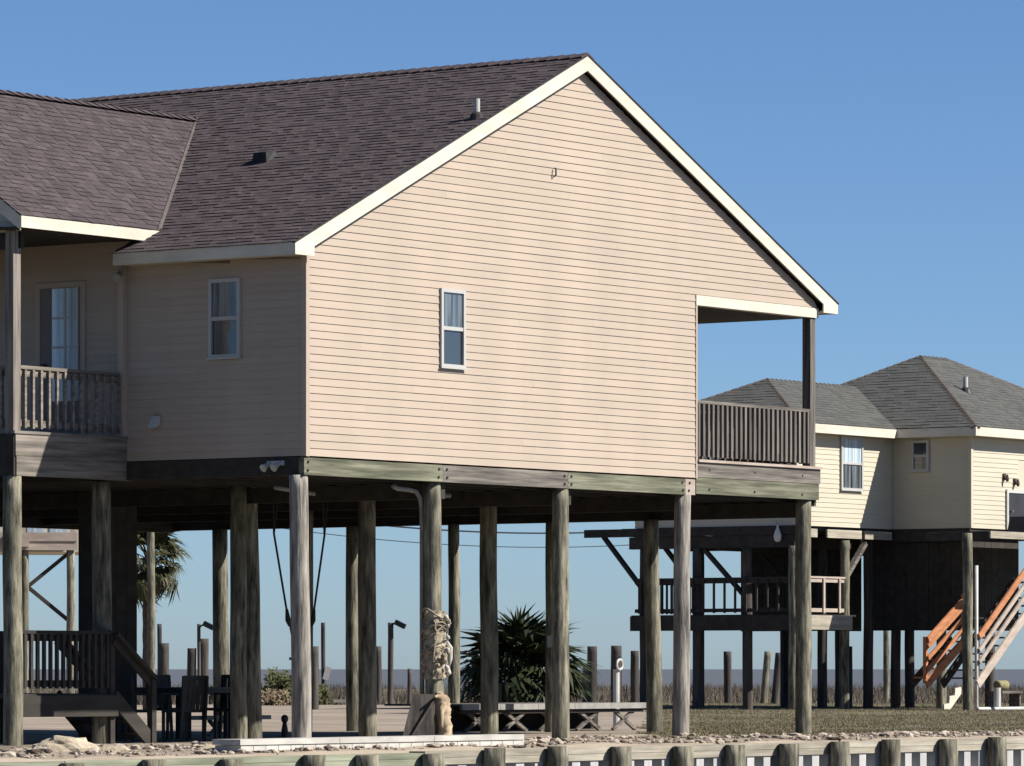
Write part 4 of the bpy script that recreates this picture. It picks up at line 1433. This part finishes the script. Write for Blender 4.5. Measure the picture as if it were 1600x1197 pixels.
def hip(name, parent, u0, u1, v0, v1, ze, p, mat, capmat, open_end=None):
    """hip roof; open_end 'u1': the ridge runs on to u1 instead of ending in a hip there"""
    c = (v1 - v0) / 2
    zt = ze + p * c
    r0 = (u0 + c, (v0 + v1) / 2, zt)
    r1 = ((u1 if open_end else u1 - c), (v0 + v1) / 2, zt)
    k = MB()
    k.v = [(u0, v0, ze), (u1, v0, ze), (u1, v1, ze), (u0, v1, ze), r0, r1, (u0, v0, ze - 0.06), (u1, v0, ze - 0.06), (u1, v1, ze - 0.06), (u0, v1, ze - 0.06)]
    k.f = [(0, 1, 5, 4), (1, 2, 5), (2, 3, 4, 5), (3, 0, 4), (9, 8, 7, 6), (0, 6, 7, 1), (1, 7, 8, 2), (2, 8, 9, 3), (3, 9, 6, 0)]
    rr = k.build('roof', M['drip'], parent)
    w = 1 / math.sqrt(1 + p * p)
    L = c / w
    o1 = (0.0) if open_end else 1.0
    shingles('shingle_field', rr, mat, (0, v0, ze + 0.004), (1, 0, 0), (0, w, p * w), L, lambda t: u0 + t * w, lambda t: u1 - o1 * t * w, 0.17, 0.2, 0.45, 21)
    shingles('shingle_field', rr, mat, (0, v1, ze + 0.004), (1, 0, 0), (0, -w, p * w), L, lambda t: u0 + t * w, lambda t: u1 - o1 * t * w, 0.17, 0.2, 0.45, 22)
    shingles('shingle_field', rr, mat, (u0, 0, ze + 0.004), (0, 1, 0), (w, 0, p * w), L, lambda t: v0 + t * w, lambda t: v1 - t * w, 0.17, 0.2, 0.45, 23)
    if not open_end:
        shingles('shingle_field', rr, mat, (u1, 0, ze + 0.004), (0, 1, 0), (-w, 0, p * w), L, lambda t: v0 + t * w, lambda t: v1 - t * w, 0.17, 0.2, 0.45, 24)
        ridge_caps('ridge_caps', rr, capmat, (u1, v0, ze + 0.01), r1, 0.12)
        ridge_caps('ridge_caps', rr, capmat, (u1, v1, ze + 0.01), r1, 0.12)
    ridge_caps('ridge_caps', rr, capmat, (u0, v0, ze + 0.01), r0, 0.12)
    ridge_caps('ridge_caps', rr, capmat, (u0, v1, ze + 0.01), r0, 0.12)
    ridge_caps('ridge_caps', rr, mat, r0, r1, 0.12)
    return rr


r1_ = hip('roof', N_, -0.32, 8.82, -0.32, 7.52, 6.70, 0.52, M['shingle2'], M['ridge2'])
r2_ = hip('roof', N_, -4.69, 1.9, 1.9, 7.14, 6.69, 0.47, M['shingle2'], M['ridge2'], 'u1')
e = 0.32
for nm, bxx in (('fascia', (-e - 0.02, 8.84, -e - 0.022, -e - 0.002)), ('fascia', (-e - 0.022, -e - 0.002, -e - 0.0215, 1.878))):
    MB().box(*bxx, 6.48, 6.69).build(nm, M['trim'], r1_)
MB().box(-0.3, 8.8, -0.3, 0.0, 6.485, 6.5).build('soffit', M['trim'], r1_)
MB().box(-0.3, 0.0, 0.001, 1.85, 6.485, 6.5).build('soffit', M['trim'], r1_)
MB().box(-4.71, -0.345, 1.878, 1.898, 6.47, 6.68).build('fascia', M['trim'], r2_)
MB().box(-4.712, -4.692, 1.9, 7.16, 6.47, 6.68).build('fascia', M['trim'], r2_)
MB().box(-4.68, -0.34, 1.9, 2.19, 6.475, 6.49).build('soffit', M['trim'], r2_)
MB().box(-4.68, -4.38, 2.2, 7.1, 6.475, 6.49).build('soffit', M['trim'], r2_)
zp = 6.7 + 0.52 * 2.0
nv = MB().tube([(2.6, 1.68, zp - 0.05), (2.6, 1.68, zp + 0.36)], 0.06, 12).build('vent_pipe', M['white'], r1_)
MB().tube([(2.6, 1.68, zp - 0.1), (2.6, 1.68, zp + 0.05), (2.6, 1.68, zp + 0.1)], [0.18, 0.12, 0.07], 12).build('pipe_boot', M['metal'], nv)

# floor, joists, beams
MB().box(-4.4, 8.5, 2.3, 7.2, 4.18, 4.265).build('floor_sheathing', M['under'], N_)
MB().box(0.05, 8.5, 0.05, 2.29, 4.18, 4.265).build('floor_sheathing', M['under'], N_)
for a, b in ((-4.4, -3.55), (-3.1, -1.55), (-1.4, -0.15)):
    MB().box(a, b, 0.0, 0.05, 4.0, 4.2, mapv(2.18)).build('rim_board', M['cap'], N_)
MB().box(2.1, 8.3, 0.0, 0.05, 4.06, 4.255, mapu(-4.38)).build('rim_board', M['shade_u'], N_)  # side away from the sun takes the shade-darkened timber
MB().box(0.0, 2.17, 0.0, 0.05, 3.96, 4.255, mapu(0.0)).build('rim_board', M['shade_u'], N_)
MB().box(-4.2, 8.4, 4.5, 4.6, 3.7, 3.96).build('floor_girder', M['shade_u'], N_)
MB().box(-4.38, -4.2, 2.25, 7.0, 3.76, 4.05).build('floor_girder', M['shade_u'], N_)
MB().box(-2.0, -1.85, 2.25, 7.0, 3.76, 4.05).build('floor_girder', M['shade_u'], N_)
MB().box(-4.37, 8.0, 7.21, 8.28, 4.12, 4.178).build('porch_deck', M['shade_u'], N_)
# upper deck in front of the lit wall at right
ud = MB().box(-2.1, 6.0, -1.75, -0.03, 4.06, 4.12).build('porch_deck', M['wood_u'], N_)
MB().box(-2.15, -0.3, 0.0, 0.05, 3.95, 4.12, mapv(-1.755)).build('rim_board', M['cap'], N_)
MB().box(-0.29, 6.0, 0.0, 0.06, 3.86, 4.04, mapv(-1.755)).build('rim_board', M['cap'], N_)
MB().box(-1.75, -0.02, 0.0, 0.05, 3.9, 4.1, mapu(-2.11)).build('rim_board', M['shade_u'], N_)
# diagonal braces
for u in (-4.3, -1.92):
    MB().bar((u, 7.8, 4.08), (u, 6.62, 2.75), 0.09, 0.12, (1, 0, 0)).build('brace', M['shade_u'], N_)
    MB().bar((u, 4.85, 3.72), (u, 3.65, 2.55), 0.09, 0.12, (1, 0, 0)).build('brace', M['shade_u'], N_)
MB().bar((-1.3, 2.2, 3.9), (-2.3, 2.2, 2.95), 0.1, 0.13, (0, 1, 0)).build('brace', M['wood_u'], N_)
# lower deck
MB().box(-4.5, -1.95, 2.05, 6.85, 2.1, 2.16).build('lower_deck', M['shade_u'], N_)
MB().box(-4.52, -2.2, 0.0, 0.05, 1.80, 2.14, mapv(2.04)).build('rim_board', M['cap'], N_)
MB().box(2.04, 6.85, 0.0, 0.05, 1.78, 2.14, mapu(-4.51)).build('rim_board', M['shade_u'], N_)
railing(N_, mapv(2.12), -4.4, -2.3, 2.22, 3.07, 0.62, 0.07, ('rail2', 'rail2'))
railing(N_, mapu(-4.43), 2.2, 6.75, 2.22, 3.05, 0.3, 0.05, ('shade_u', 'shade_u'))
railing(N_, mapv(6.8), -4.4, -2.0, 2.22, 3.05, 0.2, 0.05, ('shade_u', 'shade_u'))
# enclosed store between the decks
for (ua, ub, va_, vb_) in ((0.12, 2.8, 0.3, 2.85), (0.12, 1.6, 4.1, 6.7)):
    en = MB().box(ua, ub, va_, vb_, 1.82, 4.17).build('storage_wall', M['under'], N_)
    n = int((vb_ - va_) / 0.3)
    for i in range(n):
        w_ = (vb_ - va_) / n
        MB().box(va_ + i * w_, va_ + (i + 1) * w_ - 0.01, 0.001, 0.02, 1.8, 3.95, mapu(ua)).build('plank', M['shade_u'], en)
    n = int((ub - ua) / 0.3)
    for i in range(n):
        w_ = (ub - ua - 0.02) / n
        MB().box(ua + 0.02 + i * w_, ua + 0.02 + (i + 1) * w_ - 0.01, 0.001, 0.02, 1.8, 4.0, mapv(va_)).build('plank', M['shade_u'], en)
for k, (u, v, zt, mt) in enumerate([(-4.3, 6.6, 3.78, 'pile_dark'), (-4.3, 5.06, 3.78, 'pile_dark'), (-4.3, 3.63, 3.78, 'pile_dark'), (-4.5, 2.2, 3.78, 'pile'),
                                    (-2.3, 2.15, 3.95, 'pile'), (-1.47, 3.3, 4.1, 'pile_dark'), (-0.5, 2.6, 4.1, 'pile_dark'), (0.3, 2.3, 4.1, 'pile_dark'), (0.62, 1.2, 4.1, 'pile'),
                                    (-1.9, 6.6, 3.78, 'pile_dark'), (1.6, 0.4, 4.1, 'pile_dark'), (2.6, 3.3, 4.1, 'pile_dark'), (2.0, 6.6, 4.1, 'pile_dark'), (4.6, 0.4, 4.1, 'pile_dark'), (4.6, 6.6, 4.1, 'pile_dark'),
                                    (-2.7, -1.5, 4.06, 'pile'), (0.6, -1.6, 3.9, 'pile_dark'), (3.6, -1.6, 3.9, 'pile_dark')]):
    round_pile('piling', N_, M[mt], u, v, -0.6, zt, 0.125, 0.115, 100 + k, n=12)
# white drain line on the corner pile
MB().tube([(-2.5, -1.62, 3.3), (-2.5, -1.62, -0.02), (-2.42, -1.62, -0.08), (2.0, -1.62, -0.08)], 0.045, 8).build('drain_pipe', M['white'], N_, smooth=True)
MB().tube([(-1.75, -1.75, 0.42), (-1.75, -1.75, -0.04)], 0.085, 10).build('drain_stub', M['white'], N_)


# stairs of the second house
def stair(name, label, u0, z0, u1, z1, v, rails, mats, wid=0.95):
    s = thing(name, label, 'stairs', NEIGH + Vector((CU * u0 - SU * v, SU * u0 + CU * v, z0)), ANG, 'timber stairs of the cream house')
    du, dz = u1 - u0, z1 - z0
    MB().bar((0, 0, 0), (du, 0, dz), 0.05, 0.22).build('stringer', M[mats[0]], s)
    MB().bar((0, wid, 0), (du, wid, dz), 0.05, 0.22).build('stringer', M['shade_u'], s)
    n = max(3, int(abs(dz) / 0.19))
    for k in range(n):
        t = (k + 0.5) / n
        MB().box(du * t - 0.15, du * t + 0.15, 0.026, wid - 0.026, dz * t + 0.03, dz * t + 0.07).build('step', M[mats[1]], s)
    for q in rails:
        top_ = q == max(rails)
        MB().bar((0, -0.05, q), (du, -0.05, dz + q), 0.045, 0.15 if top_ else 0.10).build('handrail', M['orange' if top_ else mats[0]], s)
    for t in (0.02, 0.98):
        MB().box(du * t - 0.045, du * t + 0.045, 0.0, 0.09, dz * t, dz * t + max(rails) + 0.05).build('post', M[mats[1]], s)
    return s


stair('staircase', 'white railed timber stairs rising to the right beside the corner post', -2.5, 0.5, 0.9, 3.0, -1.65, (0.52, 0.80, 1.12), ('rail2', 'brown'))
stair('staircase', 'orange stained timber stairs behind the corner post of the cream house', -2.25, 0.5, -0.4, 1.58, -0.1, (0.35, 0.62, 0.9, 1.06), ('orange', 'orange'), 0.4)
zg = thing('stair_stringer', 'pale notched stair stringer standing at the foot of the orange stairs', 'stringer', NEIGH + Vector((CU * -1.25 - SU * 0.0, SU * -1.25, -0.15)), ANG)
mb = MB()
pl = [(0.0, 0.0)]
for k in range(3):
    pl += [(k * 0.26, k * 0.19 + 0.17), (k * 0.26 + 0.24, k * 0.19 + 0.19)]
pl += [(0.80, 0.58), (0.80, 0.42), (0.22, 0.0)]
mb.prism(pl, 0, 0.05)
mb.build('board', M['trim'], zg)

gr = thing('shadow_and_objects', 'dark shape of a shadow and dark objects on the upper deck of the cream house', 'dark shape', NEIGH + Vector((CU * 1.0 + SU * 0.9, SU * 1.0 - CU * 0.9, 4.125)), ANG)  # dark blocks shaped for a shadow and some dark objects on the deck
MB().hexa([(-0.35, -0.28, 0.0), (0.45, -0.28, 0.0), (0.45, 0.28, 0.0), (-0.35, 0.28, 0.0), (-0.3, -0.22, 0.42), (0.4, -0.22, 0.42), (0.4, 0.22, 0.42), (-0.3, 0.22, 0.42)]).build('shadow_block', M['door'], gr)  # taller block stands in for the shadow
MB().hexa([(0.46, -0.2, 0.02), (1.4, -0.2, 0.02), (1.4, 0.2, 0.02), (0.46, 0.2, 0.02), (0.46, -0.18, 0.16), (1.4, -0.18, 0.16), (1.4, 0.18, 0.16), (0.46, 0.18, 0.16)]).build('dark_objects', M['door'], gr)  # low block for the dark objects
by = thing('fishing_float', 'white pear shaped float hanging from the beam of the cream house', 'buoy', NEIGH + Vector((CU * -4.5 - SU * 2.75, SU * -4.5 + CU * 2.75, 3.88)), ANG)
MB().tube([(0, -0.1, 0), (0, -0.1, 0.04), (0, -0.1, 0.14), (0, -0.1, 0.25), (0, -0.1, 0.33), (0, -0.1, 0.42)], [0.04, 0.08, 0.095, 0.065, 0.03, 0.02], 14).build('float', M['buoy'], by, smooth=True)
MB().tube([(0, -0.1, 0.42), (0, -0.05, 0.5)], 0.012, 6).build('rope', M['rope'], by)
br = thing('yellow_barrel', 'faded yellow barrel lying beneath the stairs at the right edge', 'barrel', NEIGH + Vector((CU * 0.6 + SU * 0.5, SU * 0.6 - CU * 0.5, 0.35)), ANG)
MB().tube([(-0.22, 0, 0.12), (-0.19, 0, 0.12), (0.19, 0, 0.12), (0.22, 0, 0.12)], [0.09, 0.12, 0.12, 0.09], 16).build('drum', M['yellow'], br, smooth=True)
MB().box(-0.4, 0.7, -0.2, 0.2, -0.08, -0.02).build('stand_top', M['wood_u'], br)
for x in (-0.35, 0.65):
    MB().box(x - 0.03, x + 0.03, -0.15, 0.15, -0.5, -0.08).build('stand_leg', M['wood_u'], br)

# ------------------------------------------------------------------ far balcony seen at the left
Fh = thing('balcony_house', 'distant house with pinkish balcony on posts seen at far left below the porch', 'house', (pxw(40, 100), 100, 0), R(8))
k = 100 / 7635
MB().box(-1.2, 1.05, 0.0, 0.06, 3.30, 3.48).build('rim_board', M['rail2'], Fh)
MB().box(-1.2, 1.05, -0.02, 0.06, 3.482, 3.66).build('rim_board', M['rail2'], Fh)
MB().box(-1.2, 1.05, 0.061, 1.6, 3.5, 3.6).build('balcony_deck', M['wood_u'], Fh)
bw = MB().box(-3.0, 1.6, 1.6, 4.5, 3.3, 6.4).build('wall', M['nsiding'], Fh)
rfm = MB().prism([(-3.3, 6.4), (1.9, 6.4), (-0.7, 7.6)], 1.2, 4.8).build('roof', M['shingle2'], Fh)
for a, b, mt in ((0.1, 0.46, 'glass_lt'), (0.56, 0.92, 'glass_lt')):
    wf = MB().box(a - 0.05, b + 0.05, 1.56, 1.598, 3.66, 5.6).build('window', M['trim'], Fh)
    MB().box(a, b, 1.545, 1.559, 3.7, 5.55).build('pane', M[mt], wf)
for x in (-0.05, 0.97):
    MB().box(x - 0.05, x + 0.05, 0.0, 0.1, 3.662, 5.0).build('balcony_post', M['rail2'], Fh)
MB().box(-1.2, 1.05, 0.0, 0.09, 4.6, 4.68).build('balcony_rail', M['rail2'], Fh)
MB().box(-0.42, 0.06, -0.3, 0.0, 3.36, 3.62).build('balcony_step', M['rail2'], Fh)
for x in (-0.02, 0.93):
    round_pile('piling', Fh, M['pile'], x, 0.12, -0.6, 3.3, 0.09, 0.085, 300 + int(x * 10), n=10)
for y0 in (0.25,):
    MB().bar((0.9, y0, 3.25), (0.05, y0, 2.55), 0.08, 0.12, (0, 1, 0)).build('brace', M['shade_u'], Fh)
    MB().bar((0.05, y0, 2.55), (0.9, y0, 1.85), 0.08, 0.12, (0, 1, 0)).build('brace', M['shade_u'], Fh)
MB().box(-2.6, -2.4, 2.0, 2.2, -0.6, 3.3).build('post', M['wood_z'], Fh)

# small planks and bench by the marsh
pb = thing('fishing_bench', 'small grey plank bench at the marsh edge seen right of the corner piling', 'bench', (pxw(540, 136), 136, -0.25), 0.1)
MB().box(-0.35, 0.35, -0.2, 0.2, 0.18, 0.26).build('seat', M['concrete'], pb)
for x in (-0.28, 0.28):
    MB().box(x - 0.05, x + 0.05, -0.15, 0.15, -0.3, 0.18).build('leg', M['wood_u'], pb)
